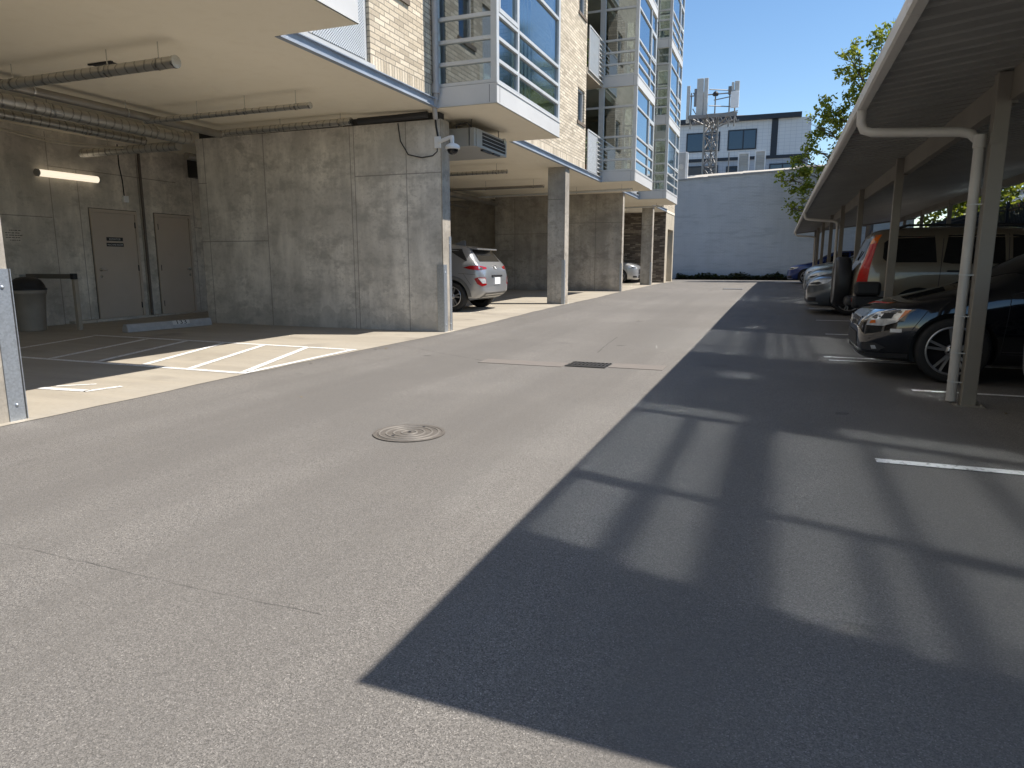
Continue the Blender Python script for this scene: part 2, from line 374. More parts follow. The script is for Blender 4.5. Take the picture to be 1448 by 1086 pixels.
m_chrome = plain('satin_metal', (.6, .6, .58), .25, 1., .1)
m_white = plain('white_plastic', (.75, .76, .77), .4, 0, .06)
m_paint_line = NT('worn_white_paint')
_p = m_paint_line.pos(); _n = m_paint_line.noise(_p, 26, 5, .7)
m_paint_line.col(m_paint_line.mix(m_paint_line.ramp(_n, [(.36, 0.), (.46, 1.)]), (.30, .28, .25), (.74, .73, .70))); m_paint_line.rough(.7); m_paint_line = m_paint_line.m
m_taupe = plain('taupe_metal_paint', (.235, .21, .175), .5, 0, .14, 1.6)
m_taupe_dk = plain('soffit_sheet_metal', (.29, .28, .255), .5, 0, .18, 1.1)
m_pvc = plain('white_downspout_paint', (.50, .475, .44), .4, 0, .12, 3.)
m_glass = glass_pane('coated_window_glass')
m_glass_side = glass_pane('clear_window_glass', (.46, .53, .51), .28, .03)
m_rail = plain('grey_rail_paint', (.36, .37, .38), .45, .2, .1)
m_room = plain('room_plaster', (.55, .51, .44), .9, 0, .06, .6)
m_curtain = plain('blind_fabric', (.72, .73, .70), .9, 0, .08, 2.)
m_foil_y = foil('foil_jacket_along_lane', 'Y'); m_foil_x = foil('foil_jacket_across', 'X')
m_pipe = plain('dull_galvanised_pipe', (.33, .31, .28), .42, .7, .2, 4.)

# ------------------------------------------------------------------ ground
def strip_ground(name, xs_l, xs_r, ys, dz, mat):
    b = MB(); vs = []
    for y in ys:
        vs += [(xs_l(y), y, g(y)+dz), (xs_r(y), y, g(y)+dz)]
    b.add(vs, [(2*i, 2*i+1, 2*i+3, 2*i+2) for i in range(len(ys)-1)])
    return tag(b.build(name, mat), kind='structure')
ys = [-250, -60, -10, 0, 6, 10, 12.4, 14.9, 17.3, 19.6, 21.9, 24.2, 26.2, 28.2, 30.3, 33.6, 37, 60, 250]
strip_ground('ground', lambda y: -250, lambda y: 250, ys, 0, m_asph)
random.seed(3)
yf = [-8+.35*i for i in range(int((37.0+8)/.35)+1)]
jit = {round(y, 3): random.uniform(-.018, .018) for y in yf}
strip_ground('floor', lambda y: -12.9, lambda y: -5.13+jit[round(y, 3)]+.03*math.sin(y*.7), yf, .004, m_floor)
m_glass_low = glass_pane('uncoated_window_glass', (.5, .55, .54), .04, .05); m_glass_soft = glass_pane('slightly_uneven_window_glass', (.24, .30, .31), .26, .085)
# ------------------------------------------------------------------ apartment building
ZC = 3.54; FX = -5.2; BX = -4.15; FH = 2.66
bld = thing('apartment_building', (-9, 15, 0), 'pale brick apartment block on concrete piers, with glass bays overhanging open ground floor parking', 'building')
def cpart(name, mat, *boxes, **kw):
    b = MB()
    for x in boxes: b.box(*x)
    return b.build(name, mat, bld, bevel=kw.get('bevel', 0))
# ceilings of the parking level and the slab above
cpart('soffit', m_soff, (-12.9, FX+.02, -8, 36.6, ZC, ZC+.1))
# steel edge channel between the bays
bays = [(3.55, 6.44, 2), (10.15, 13.35, 0), (20.85, 23.85, 1), (26.9, 29.9, 1)]
edge = []; y = -8.
for (a, b_, k) in bays: edge.append((y, a)); y = b_
edge.append((y, 33.9))
for (a, b_) in edge:
    ch = MB()
    if b_-a < .2: continue
    ch.box(FX+.025, FX+.035, a, b_, ZC, ZC+.115); ch.box(FX+.0, FX+.075, a, b_, ZC-.006, ZC+.006); ch.box(FX+.0, FX+.075, a, b_, ZC+.112, ZC+.124)
    ch.build('steel_edge_channel', m_steel, bld)
# brick facade pieces: (y0, y1, [window holes (ya, yb, za, zb)])
def facade(y0, y1, holes, name='brick_wall', z0=ZC+.13, z1=14.3):
    b = MB(); yy = sorted({y0, y1}.union(*[{h[0], h[1]} for h in holes])) if holes else [y0, y1]
    for a, c in zip(yy, yy[1:]):
        zz = z0
        for h in sorted([h for h in holes if h[0] <= a+1e-6 and h[1] >= c-1e-6], key=lambda h: h[2]):
            if h[2] > zz: b.box(FX-.28, FX, a, c, zz, h[2])
            zz = h[3]
        if zz < z1: b.box(FX-.28, FX, a, c, zz, z1)
    return b.build(name, m_brick, bld)
levels = [ZC+FH*i for i in range(4)]
def small_win(ya, yb, L): return (ya, yb, L+1.31, L+2.15)
def win_part(h, sill=True, mull=None, frame=.05):
    ya, yb, za, zb = h; f = MB(); x0, x1 = FX-.14, FX-.05
    f.box(x0, x1, ya, ya+frame, za, zb); f.box(x0, x1, yb-frame, yb, za, zb); f.box(x0, x1, ya+frame, yb-frame, za, za+frame); f.box(x0, x1, ya+frame, yb-frame, zb-frame, zb)
    for m in (mull or []): f.box(x0, x1+.01, m-.03, m+.03, za+frame, zb-frame)
    w = f.build('window', m_alum, bld)
    q = MB(); q.box(FX-.10, FX-.096, ya+frame, yb-frame, za+frame, zb-frame); q.build('glass', m_glass_low if yb-ya > 1.5 and za < 5 else m_glass, w)
    if sill:
        s_ = MB(); s_.box(FX-.05, FX+.03, ya-.06, yb+.06, za-.075, za-.003); s_.build('sill', plain('brick_sill', (.16, .125, .095), .8), w)
    return w
hA = [small_win(8.72, 9.32, L) for L in levels[:3]]
big1 = [(6.5, 8.33, L+.18, L+2.15) for L in levels[:3]]
facade(6.46, 10.13, hA+big1)
hB = [small_win(18.3, 18.96, L) for L in levels[:3]]
facade(13.38, 19.12, hB+[small_win(14.1, 14.7, L) for L in levels[:3]])
facade(23.87, 25.2, [small_win(24.3, 24.9, L) for L in levels[:3]])
facade(29.92, 36.7, [])
facade(-8, 3.53, [small_win(1.4, 2.1, L) for L in levels[:3]])
for h in hA+hB+[small_win(24.3, 24.9, L) for L in levels[:3]]+[small_win(14.1, 14.7, L) for L in levels[:3]]+[small_win(1.4, 2.1, L) for L in levels[:3]]: win_part(h)
m_mesh = NT('insect_screen'); _v = m_mesh.pos(); _s = m_mesh.n('ShaderNodeSeparateXYZ'); m_mesh.l(_v, _s.inputs[0])
_a = m_mesh.math('LESS_THAN', m_mesh.math('FRACT', m_mesh.math('MULTIPLY', m_mesh.math('ADD', _s.outputs[1], _s.outputs[2]), 26.)), .42)
_b = m_mesh.math('LESS_THAN', m_mesh.math('FRACT', m_mesh.math('MULTIPLY', m_mesh.math('SUBTRACT', _s.outputs[1], _s.outputs[2]), 26.)), .42)
_t = m_mesh.n('ShaderNodeBsdfTransparent'); _x = m_mesh.n('ShaderNodeMixShader'); m_mesh.col((.62, .64, .65)); m_mesh.b.inputs['Metallic'].default_value = .3
m_mesh.l(m_mesh.math('MAXIMUM', _a, _b), _x.inputs[0]); m_mesh.l(_t.outputs[0], _x.inputs[1]); m_mesh.l(m_mesh.b.outputs[0], _x.inputs[2]); m_mesh.l(_x.outputs[0], m_mesh.out.inputs[0]); m_mesh = m_mesh.m
for h in big1:
    w = win_part(h, False, [7.12], .06)
    sc_ = MB(); sc_.box(FX-.04, FX-.036, 7.15, 8.28, h[2]+.06, h[3]-.06); lab(sc_.build('screen', m_mesh, w), 'silver mesh insect screen')
    st = MB(); st.box(FX-.06, FX+.05, 6.5, 8.36, h[2]-.05, h[2]); st.box(FX-.05, FX+.03, 6.5, 8.36, h[2]-.12, h[2]-.05); st.build('sill', m_alum, w)
# floor slabs and rooms behind the glass
for i, L in enumerate(levels):
    b = MB(); b.box(-9.5, FX-.29, -8, 36.5, L+.12, L+.29); lab(b.build('floor_slab', m_room, bld), 'floor of storey %s' % ('one', 'two', 'three', 'four')[i])
    b = MB(); b.box(-9.6, -9.5, -8, 36.5, L+.29, L+FH+.12); b.build('room_wall', m_room, bld)
    b = MB()
    for yy in (3., 8.5, 14., 25.5, 31.): b.box(-9.5, FX-.29, yy-.06, yy+.06, L+.29, L+FH+.12)
    b.box(-9.5, -6.85, 19.06, 19.18, L+.29, L+FH+.12); b.build('room_partition', m_room, bld)
cpart('roof', plain('roof_membrane', (.45, .45, .44), .8), (-12.9, FX-.3, -8, 36.7, 14.2, 14.32))
rear = MB(); rear.box(-13.0, -12.95, -8, 36.7, 0, 14.2); rear.box(-12.95, FX-.3, 36.62, 36.68, ZC+.1, 14.2); rear.build('rear_wall', m_brick, bld)
# glass bays
def bay(y0, y1, L, flip, idx):
    fr = MB(); t = .055; x = BX
    near = flip == 2; flip = 0 if near else flip; first = L < ZC+.1
    L0 = L
    if near: L += .22
    mz = [.30, .60, .92, 1.25, 2.09]; z0 = L+.30; z1 = L+FH
    for yy in ((y0, y0+.10), (y1-.10, y1)): fr.box(x-.10, x, yy[0], yy[1], z0, z1)
    for yy in ((y0, y0+.07), (y1-.07, y1)): fr.box(FX, FX+.08, yy[0], yy[1], z0, z1)
    ym = (y1-.95) if flip else (y0+(1.05 if near else .95))
    fr.box(x-.075, x-.004, ym-.035, ym+.035, z0, z1)
    for m in mz:
        zz = L+m; tt = t if m > .31 else .05
        
        if not (near and m == .60): fr.box(x-.075, x-.002, y0+.10, ym-.035, zz, zz+tt)
        if not (near and m in (.60, .92)): fr.box(x-.075, x-.002, ym+.035, y1-.10, zz, zz+tt)
        if m < 2.0 or flip:
            for (ya, yb) in ((y0+.004, y0+.075), (y1-.075, y1-.004)): fr.box(FX+.08, x-.10, ya, yb, zz, zz+tt)
    na, nb = (ym+.035, y1-.10) if flip else (y0+.10, ym-.035)     # operable sash in the narrow light
    for (za, zb) in ((1.306, 1.375), (2.02, 2.089)): fr.box(x-.07, x+.006, na, nb, L+za, L+zb)
    for (a, c) in ((na, na+.05), (nb-.05, nb)): fr.box(x-.07, x+.006, a, c, L+1.375, L+2.02)
    w = fr.build('bay_window', m_alum, bld, bevel=.004)
    for (za, zb, mg_) in (((z0, L+1.27, m_glass_low), (L+1.27, z1, m_glass)) if near and first else ((z0, z1, m_glass_soft if first and y0 < 12 else m_glass),)):
        gl = MB(); gl.add([(x-.04, y0+.08, za), (x-.04, y1-.08, za), (x-.04, y1-.08, zb), (x-.04, y0+.08, zb)], [(0, 1, 2, 3)]); gl.build('front_glass', mg_, w)
    gl = MB(); gl.add([(FX+.04, y0+.04, z0), (x-.07, y0+.04, z0), (x-.07, y0+.04, z1), (FX+.04, y0+.04, z1)], [(0, 1, 2, 3)]); gl.build('side_glass', m_glass_side, w)
    gl = MB(); gl.add([(FX+.04, y1-.04, z0), (x-.07, y1-.04, z0), (x-.07, y1-.04, z1), (FX+.04, y1-.04, z1)], [(3, 2, 1, 0)]); gl.build('side_glass', m_glass_side, w)
    sp = MB(); sp.box(FX+.0, x+.0, y0, y1, L0+.004 if first else L+.004, L+.295); sp.box(x, x+.012, y0-.006, y1+.006, L+.275, L+.298); sp.box(FX, x+.008, y0-.008, y1+.008, L0+.004 if first else L+.004, (L0 if first else L)+.02)
    sp.box(x+.0002, x+.0025, y0+.115, y0+.121, L+.02, L+.275, 1); sp.box(x-.125, x-.119, y0-.0022, y0-.0002, L+.02, L+.275, 1)
    sp.build('spandrel', [m_panel, m_seam], w)
    sf = MB(); sf.box(FX+.01, x-.01, y0+.01, y1-.01, (L0 if first else L)-.003, (L0 if first else L)+.003); sf.build('underside', m_soff, w)
    # blind or curtain strips behind the glass
    cu = MB(); rng = random.Random(idx)
    if rng.random() < .85:
        yc = rng.uniform(y0+.4, y1-.7)
        for k in range(6): cu.box(x-.35-.03*(k % 2), x-.345-.03*(k % 2), yc+k*.1, yc+k*.1+.1, L+.35, L+2.55)
    cu.box(x-.5, x-.42, y0+.5, y0+.9, L+.3, L+.75)
    cu.build('curtain', m_curtain, w)
    return w
idx = 0
for (a, c, k) in bays:
    for L in levels: idx += 1; bay(a, c, L, k, idx)
# recessed balconies with comb railings
def balcony(y0, y1, L, first):
    s_ = MB(); s_.box(-6.8, FX+.02, y0, y1, L+.004, L+.17); bal = s_.build('balcony', plain('balcony_slab', (.42, .36, .28), .8), bld)
    r = MB(); x = FX+.03; za, zb = L+.16, L+1.24
    r.box(x, x+.03, y0+.06, y0+.10, za-.06, zb); r.box(x, x+.03, y1-.62, y1-.58, za-.06, zb)
    r.box(x, x+.03, y0+.10, y1-.03, zb-.04, zb); r.box(x, x+.03, y0+.10, y1-.03, za-.06, za-.02)
    for k in range(8): zz = za+.08+k*.118; r.box(x+.004, x+.022, y1-.58, y1-.03, zz, zz+.028)
    rl = r.build('railing', m_alum, bal)
    pn = MB(); pn.box(x+.01, x+.018, y0+.10, y1-.62, za, zb-.05)
    lab(pn.build('railing_panel', m_mesh if first else plain('frosted_panel', (.33, .35, .36), .3), rl), 'perforated infill panel' if first else 'frosted grey infill panel')
    # glazed side return of the next bay and the door wall at the back
    fr = MB(); yg = y1
    fr.box(-6.86, -6.78, yg+.0, yg+.08, L+.29, L+FH); fr.box(-6.0, -5.93, yg+.0, yg+.08, L+.29, L+FH); fr.box(FX-.08, FX, yg+.0, yg+.08, L+.29, L+FH)
    for m in (.30, .92, 1.25, 2.09): fr.box(-5.93, FX-.08, yg+.004, yg+.075, L+m, L+m+.055)
    for m in (.30, 2.09): fr.box(-6.78, -6.0, yg+.004, yg+.075, L+m, L+m+.055)
    d = fr.build('balcony_door', m_alum, bal)
    q = MB(); q.add([(-6.8, yg+.04, L+.3), (FX-.06, yg+.04, L+.3), (FX-.06, yg+.04, L+FH), (-6.8, yg+.04, L+FH)], [(0, 1, 2, 3)]); q.build('glass', m_glass_side, d)
    b = MB(); b.box(-6.98, -6.88, y0, y1, L+.17, L+FH); b.build('rear_panel', m_brick, bal)
    return bal
for (ya, yb) in ((19.13, 20.85), (25.21, 26.9)):
    for i, L in enumerate(levels): balcony(ya, yb, L, i == 0)
# rainwater pipe at the corner of the near glass bay
dp = MB(); dp.tube([(FX+.055, 10.085, 14), (FX+.055, 10.085, 3.86)], .048, 12); dp.tube([(FX+.055, 10.085, 3.88), (FX+.055, 10.085, 3.74)], .062, 12)
dp.tube([(FX+.055, 10.085, 3.75), (FX+.02, 10.09, 3.55), (FX-.02, 10.2, 3.40)], .04, 12); dp.tube([(FX+.055, 10.085, 4.60), (FX+.055, 10.085, 4.64)], .056, 12)
dp.build('downpipe', plain('grey_downpipe', (.42, .40, .39), .5, .1), bld)
# thin cable draped between two upper bays
cb = MB(); cb.tube([(BX+.01, 23.8, 8.75), (BX-.1, 24.6, 8.62), (BX-.4, 25.8, 8.75), (BX-.55, 26.86, 9.0), (BX-.55, 26.87, 6.4)], .018, 6); cb.build('cable', m_black, bld)
# concrete walls and columns of the parking level
b = MB(); b.box(-10.3, FX-.012, 10.35, 10.62, -.1, 3.42); w1 = lab(b.build('concrete_wall', m_conc, bld), 'long board-marked concrete wall in the nearest bay')
b = MB(); b.box(-10.25, FX-.06, 10.40, 10.58, 3.42, ZC); b.build('dark_gap_fill', m_seam, bld)  # black filler standing in for the shaded gap between wall and ceiling
b = MB(); b.box(FX-.012, FX+.004, 10.34, 10.63, -.1, 3.42); b.build('wall_end', m_colend, bld)
b = MB(); b.box(-12.9, -12.6, -8, 34.2, -.1, ZC); b.build('back_wall', m_conc_back, bld)
b = MB(); b.box(-9.98, FX-.012, 24.2, 24.45, g(24.2)-.1, ZC); b.box(-12.6, -9.98, 24.9, 25.1, 0, ZC); lab(b.build('concrete_wall', m_conc2, bld), 'concrete cross wall between the far parking bays')
b = MB(); b.box(FX-.012, FX+.004, 24.19, 24.46, g(24.2)-.1, ZC); b.build('wall_end', m_colend, bld)
b = MB(); b.box(-12.6, FX-.012, -3.6, -3.3, -.1, ZC); b.build('concrete_wall', m_conc2, bld)  # unseen cross wall, added to keep the parking bay dark
def column(x0, y0, y1):
    b = MB(); b.box(x0, FX-.012, y0, y1, g(y0)-.1, ZC); c = b.build('column', m_col, bld, bevel=.012)
    b = MB(); b.box(FX-.012, FX+.004, y0+.002, y1-.002, g(y0)-.1, ZC-.002); b.build('sunlit_face', m_colend, c); return c
column(-5.62, 2.85, 3.37); column(-5.66, 17.26, 17.62); column(-5.66, 30.25, 30.6)
# brick end block with its doorway
gy = g(34)
b = MB()
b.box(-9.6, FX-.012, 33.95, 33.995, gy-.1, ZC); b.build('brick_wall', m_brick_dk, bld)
b = MB(); b.box(FX-.30, FX, 34.0, 34.62, gy-.1, 3.515); b.box(FX-.30, FX, 36.42, 36.72, gy-.1, 3.515); b.box(FX-.30, FX, 34.62, 36.42, 2.78, 3.515); b.box(FX-.305, FX+.012, 33.98, 36.74, 3.52, 3.665, 0)
lab(b.build('end_pier', [plain('sand_render', (.50, .44, .34), .85, 0, .25, 2.5), m_seam], bld), 'sunlit sand coloured end pier around a doorway')
b = MB(); b.box(FX-.62, FX-.55, 34.62, 36.42, gy, 2.78); b.build('door', plain('sand_door', (.40, .35, .26), .5), bld)
# doors in the back wall
def steel_door(y0, y1, hinge_right, labtxt):
    b = MB(); x = -12.6; zt = 2.20
    b.box(x-.02, x+.035, y0, y0+.055, 0, zt); b.box(x-.02, x+.035, y1-.055, y1, 0, zt); b.box(x-.02, x+.035, y0+.055, y1-.055, zt-.06, zt)
    b.box(x, x+.004, y0-.012, y0, 0, zt+.012, 1); b.box(x, x+.004, y1, y1+.012, 0, zt+.012, 1); b.box(x, x+.004, y0, y1, zt, zt+.014, 1)
    d = lab(b.build('door', [m_doorp, m_seam], bld), labtxt)
    b = MB(); b.box(x-.01, x+.018, y0+.06, y1-.06, .012, zt-.066); b.build('leaf', m_doorp, d, bevel=.003)
    yk = (y0+.12) if hinge_right else (y1-.12); s = 1 if hinge_right else -1
    b = MB(); b.lathe([(.032, 0), (.034, .01), (.012, .02), (.012, .05), (0, .052)], (x+.018, yk, 1.02), 'x', 16); b.tube([(x+.062, yk, 1.02), (x+.066, yk+s*.11, 1.015)], .011, 8); b.lathe([(.025, 0), (.025, .012), (0, .016)], (x+.018, yk, 1.02-.13), 'x', 14)
    b.build('handle', m_chrome, d)
    yh = (y1-.065) if hinge_right else (y0+.065)
    for zz in (.28, 1.05, 1.92): h = MB(); h.tube([(x+.026, yh, zz-.06), (x+.026, yh, zz+.06)], .012, 8); h.build('hinge', m_seam, d)
    return d
d1 = steel_door(9.84, 10.90, True, 'taupe steel door with two black room signs')
d2 = steel_door(11.34, 12.31, False, 'plain taupe steel door with lever on the right')
for (zz, txt, sz, sx, wd) in ((1.625, 'ELEVATOR', .052, 1.05, .37), (1.515, 'MACHINE ROOM', .046, .98, .385)):
    b = MB(); b.box(-12.582, -12.578, 10.335-wd/2, 10.335+wd/2, zz-.036, zz+.036); sg = b.build('sign', m_black, d1)
    put_text(txt, sz, plain('sign_lettering', (.55, .54, .52), .6), sg, face_px((-12.5765, 10.335, zz-.003)), sx=sx)
b = MB(); b.box(-12.6, -12.45, 9.2, 13.2, .0, .055); b.build('door_kerb', m_conc_back, bld)

# pots on the balconies
for k, (L, y, x, lb) in enumerate(((levels[0], 20.35, -5.55, 'leafy potted plant on the lower near balcony behind the perforated railing'), (levels[1], 20.3, -5.6, 'leafy potted plant on the upper near balcony behind the frosted railing'))):
    pt = thing('potted_plant', (x, y, L+.17), lb, 'potted plant', 'potted plants on the balconies'); b = MB(); b.lathe([(.11, .0), (.15, .26), (.16, .27), (.14, .27), (.13, .22), (0, .22)], (x, y, L+.175), 'z', 18); b.build('pot', plain('clay_pot', (.35, .16, .09), .8), pt)
    b = MB(); rp = random.Random(k)
    for i in range(260):
        d = Vector((rp.gauss(0, .13), rp.gauss(0, .13), abs(rp.gauss(.35, .22)))); u = Vector((rp.gauss(0, 1), rp.gauss(0, 1), rp.gauss(0, 1))).normalized()*.05; v = u.cross(Vector((rp.gauss(0, 1), rp.gauss(0, 1), rp.gauss(0, 1)))).normalized()*.03; p = Vector((x, y, L+.42))+d
        b.add([p-u, p-v, p+u, p+v], [(0, 1, 2, 3)])
    b.build('leaves', leaf_mat('pot_leaf', (.03, .07, .02), (.08, .13, .03), .2), pt)
# ------------------------------------------------------------------ steel corner guards
def guard(y, side, h, label, leg=.115, xo=0.0):
    """angle iron on the corner: one leg on the lane face, one on the cross face"""
    z0 = g(y)-.02; t = .006; x = FX+.006; r = thing('corner_guard', (FX, y, g(y)), label, 'corner guard', 'steel corner guards on the concrete piers')
    b = MB(); b.box(x, x+t, y if side < 0 else y-leg, y+leg if side < 0 else y, z0, z0+h)
    ys_ = (y-t-.012, y-.012) if side < 0 else (y+.012, y+t+.012)
    b.box(x-leg, x+t, ys_[0], ys_[1], z0, z0+h); b.build('angle_plate', m_galv, r)
    for zz in (.14, h-.13):
        q = MB(); yy = y+.055 if side < 0 else y-.055; q.lathe([(.013, 0), (.012, .006), (.005, .011), (0, .012)], (x+t, yy, z0+zz), 'x', 10); q.build('bolt', m_galv, r)
    return r
guard(3.37, 1, 1.13, 'galvanised corner guard on the nearest column at the left edge')
guard(10.345, -1, 1.14, 'galvanised guard on the near corner of the long concrete wall end')
guard(10.625, 1, 1.60, 'taller narrow guard on the far corner of the long concrete wall end', .06)
guard(17.26, -1, 1.16, 'galvanised guard on the freestanding column behind the silver hatchback', .07)
guard(24.2, -1, 1.0, 'galvanised guard at the end of the second concrete cross wall', .06)
guard(30.25, -1, 1.0, 'galvanised guard on the farthest column before the brick wall', .06)

# ------------------------------------------------------------------ painted floor markings and stall lines
def flat(name, pts, z=.008, mat=None):
    b = MB(); b.add([(x, y, g(y)+z) for x, y in pts], [tuple(range(len(pts)))]); return tag(b.build(name, mat or m_paint_line, fix=False), kind='structure')
def stripe(name, a, b_, w, z=.008):
    a, c = Vector((*a, 0)), Vector((*b_, 0)); d = (c-a).normalized(); n = Vector((-d.y, d.x, 0))*w/2
    pts = [a-n, c-n, c+n, a+n]; n2 = 1
    return flat(name, [(p.x, p.y) for p in pts], z)
for a, c in (((-10.25, 7.86), (-5.22, 7.76)), ((-9.9, 5.665), (-5.18, 5.655))): stripe('floor_marking', a, c, .085)
for xb, xt in ((-5.25, -6.0), (-5.99, -6.74), (-6.7, -7.45), (-7.43, -8.17), (-8.2, -8.95), (-9.4, -10.1)): stripe('floor_marking', (xb, 5.70), (xt, 7.73), .085, .0095)
stripe('floor_marking', (-5.2, 5.62), (-5.27, 7.8), .08, .0095)
for a, c, w in (((-6.36, 4.28), (-5.80, 4.335), .085), ((-5.80, 4.30), (-5.72, 4.62), .07), ((-6.3, 4.4), (-6.05, 4.62), .05)): stripe('floor_marking', a, c, w)
for y, x0, x1 in ((4.42, .60, 5.6), (7.08, 1.2, 5.6), (8.98, .62, 3.), (9.28, .58, 3.), (12.05, .75, 5.6), (14.55, .72, 5.6), (17.6, .7, 5.6), (20.1, .7, 5.6), (22.6, .7, 5.6), (25.1, .7, 5.6), (27.6, .7, 5.6), (30.1, .7, 5.6), (32.6, .7, 5.6)):
    stripe('parking_line', (x0, y), (x1, y+.06 if y < 5 else y), .085 if y < 5 else .07, .005)
stripe('parking_line', (-.2, 37.4), (1.6, 37.4), .5, .005)

# manhole cover and drain
mh = thing('manhole_cover', (-2.30, 4.015, 0), 'round rusty manhole cover with concentric rings in the sunlit asphalt', 'manhole')
m_iron = NT('worn_iron'); _n = m_iron.noise(m_iron.pos(), 18, 5, .65); m_iron.col(m_iron.mix(_n, (.085, .074, .062), (.20, .178, .155))); m_iron.rough(.6); m_iron.b.inputs['Metallic'].default_value = .25; m_iron.bump(_n, .4, .005); m_iron = m_iron.m
b = MB(); b.lathe([(.246, .003), (.246, .007), (.226, .007), (.223, .004), (0, .004)], (-2.30, 4.015, 0), 'z', 48, smooth=False); b.build('frame_ring', m_iron, mh)
b = MB()
for (r0, r1) in ((.196, .208), (.150, .163), (.098, .112), (.045, .06)): b.lathe([(r0, .0066), (r0+.002, .0105), (r1-.002, .0105), (r1, .0066)], (-2.30, 4.015, 0), 'z', 56, mi=1, smooth=False, cap=False)
b.lathe([(.218, .0044), (.215, .0065), (0, .0065)], (-2.30, 4.015, 0), 'z', 40, smooth=False)
b.build('lid', [m_iron, plain('rubbed_iron', (.25, .228, .20), .5, .3, .2, 20)], mh)
b = MB()
for (dx, dy) in ((.02, .175), (-.05, -.13), (0, .01)): b.lathe([(.012, .012), (0, .0125)], (-2.30+dx, 4.015+dy, 0), 'z', 10)
b.build('pick_hole', m_seam, mh)
dr = thing('drain_grate', (-1.98, 7.55, 0), 'black slotted drain grate set in a reddish concrete strip', 'drain')
m_apron = NT('reddish_concrete'); _n = m_apron.noise(m_apron.pos(), 7, 5); m_apron.col(m_apron.mix(_n, (.145, .128, .113), (.20, .177, .157))); m_apron.rough(.85); m_apron = m_apron.m
b = MB(); b.box(-3.24, -2.22, 7.30, 7.62, -.05, .005); b.box(-1.72, -1.12, 7.46, 7.80, -.05, .005); lab(b.build('concrete_apron', m_apron, dr), 'reddish concrete strip either side of the grate')
b = MB(); b.box(-2.20, -1.74, 7.38, 7.74, -.05, .003); b.build('sump', m_seam, dr)
b = MB()
for k in range(10): x = -2.19+k*.046; b.box(x, x+.02, 7.40, 7.72, -.01, .012)
for yy in (7.385, 7.55, 7.725): b.box(-2.2, -1.74, yy-.012, yy+.012, -.01, .011)
b.build('grate', plain('black_iron', (.05, .048, .045), .5, .4), dr)
d2_ = thing('drain_grate', (-1.6, 27.2, g(27.2)), 'small far drain grate in the sunlit lane near the back wall', 'drain')
b = MB(); gz = g(27.2); b.box(-1.95, -1.25, 27.0, 27.5, gz-.05, gz+.01); b.build('grate', plain('black_iron', (.05, .05, .05), .5), d2_)
b = MB(); [b.box(-1.9+k*.07, -1.87+k*.07, 27.05, 27.45, gz+.01, gz+.016) for k in range(10)]; b.build('grate_bar', m_galv, d2_)

# ------------------------------------------------------------------ services under the ceiling
def pipe(name, label, path, r, mat, hang=(), cap=.012, group='foil wrapped pipes under the parking ceiling', end=True):
    p0 = Vector(path[len(path)//2]); t = thing(name, p0, label, 'pipe', group)
    b = MB(); b.tube(path, r, 14); b.build('jacket', mat, t)
    for q in hang:
        h = MB(); q = Vector(q); h.tube([q+Vector((0, 0, r)), (q.x, q.y, ZC)], .006, 6, smooth=False)
        d = (Vector(path[-1])-Vector(path[0])).normalized()
        n = 14; h.tube([q-d*.012, q+d*.012], r+.006, 14, cap=False); h.build('hanger', m_chrome, t)
    if end:
        e = Vector(path[-1]); d = (e-Vector(path[-2])).normalized(); q = MB(); q.tube([e, e+d*.03], r*1.1, 14); q.build('end_cap', m_chrome, t)
    return t
pipe('insulated_pipe', 'foil wrapped branch pipe ending under the nearest ceiling, highest on the left', [(-9.05, 6.12, 3.31), (-6.3, 6.12, 3.31)], .062, m_foil_x, [(-6.52, 6.12, 3.31), (-7.3, 6.12, 3.31), (-8.9, 6.12, 3.31)])
pipe('insulated_pipe', 'thin ribbed branch pipe ending mid ceiling before the long concrete wall', [(-9.35, 8.42, 3.32), (-6.28, 8.42, 3.32)], .040, m_foil_x, [(-6.5, 8.42, 3.32), (-7.4, 8.42, 3.32), (-8.3, 8.42, 3.32)])
pipe('insulated_pipe', 'pipe running along the top of the long concrete wall', [(-9.4, 9.92, 3.385), (-6.62, 9.92, 3.40)], .055, m_foil_x, [(-6.8, 9.92, 3.385), (-8.0, 9.92, 3.385)])
pipe('insulated_pipe', 'thickest shiny foil main running back along the ceiling', [(-9.83, -3.2, 3.29), (-9.83, 9.62, 3.29), (-9.83, 9.72, 3.31), (-9.83, 9.77, 3.38)], .098, m_foil_y, [(-9.83, 5.6, 3.29), (-9.83, 7.2, 3.29), (-9.83, 9., 3.29)], end=False)
pipe('insulated_pipe', 'dull main pipe hugging the ceiling beside the thickest foil main', [(-9.25, -3.2, 3.36), (-9.25, 9.86, 3.36)], .06, m_pipe, [(-9.25, 6.6, 3.36), (-9.25, 8.0, 3.36)])
pipe('insulated_pipe', 'lower foil main with cables slung under it, nearest the back wall', [(-10.66, -3.2, 3.28), (-10.66, 9.5, 3.28)], .075, m_foil_y, [(-10.66, 7., 3.28), (-10.66, 8.4, 3.28)])
pipe('insulated_pipe', 'short foil cross pipe above the doors with a dark flanged end', [(-9.95, 9.62, 3.17), (-12.2, 9.55, 3.16)], .075, m_foil_x, [(-11.6, 9.57, 3.16)])
pipe('insulated_pipe', 'dull thin main seen between the foil mains', [(-10.25, -3.2, 3.40), (-10.25, 9.9, 3.40)], .035, m_pipe, end=False)
pipe('sprinkler_pipe', 'branch pipe ending beside the ceiling heater', [(-9.2, 12.3, 3.36), (-4.9, 12.3, 3.36)], .045, m_foil_x, [(-5.0, 12.3, 3.36)], group='branch pipes in the far parking bays')
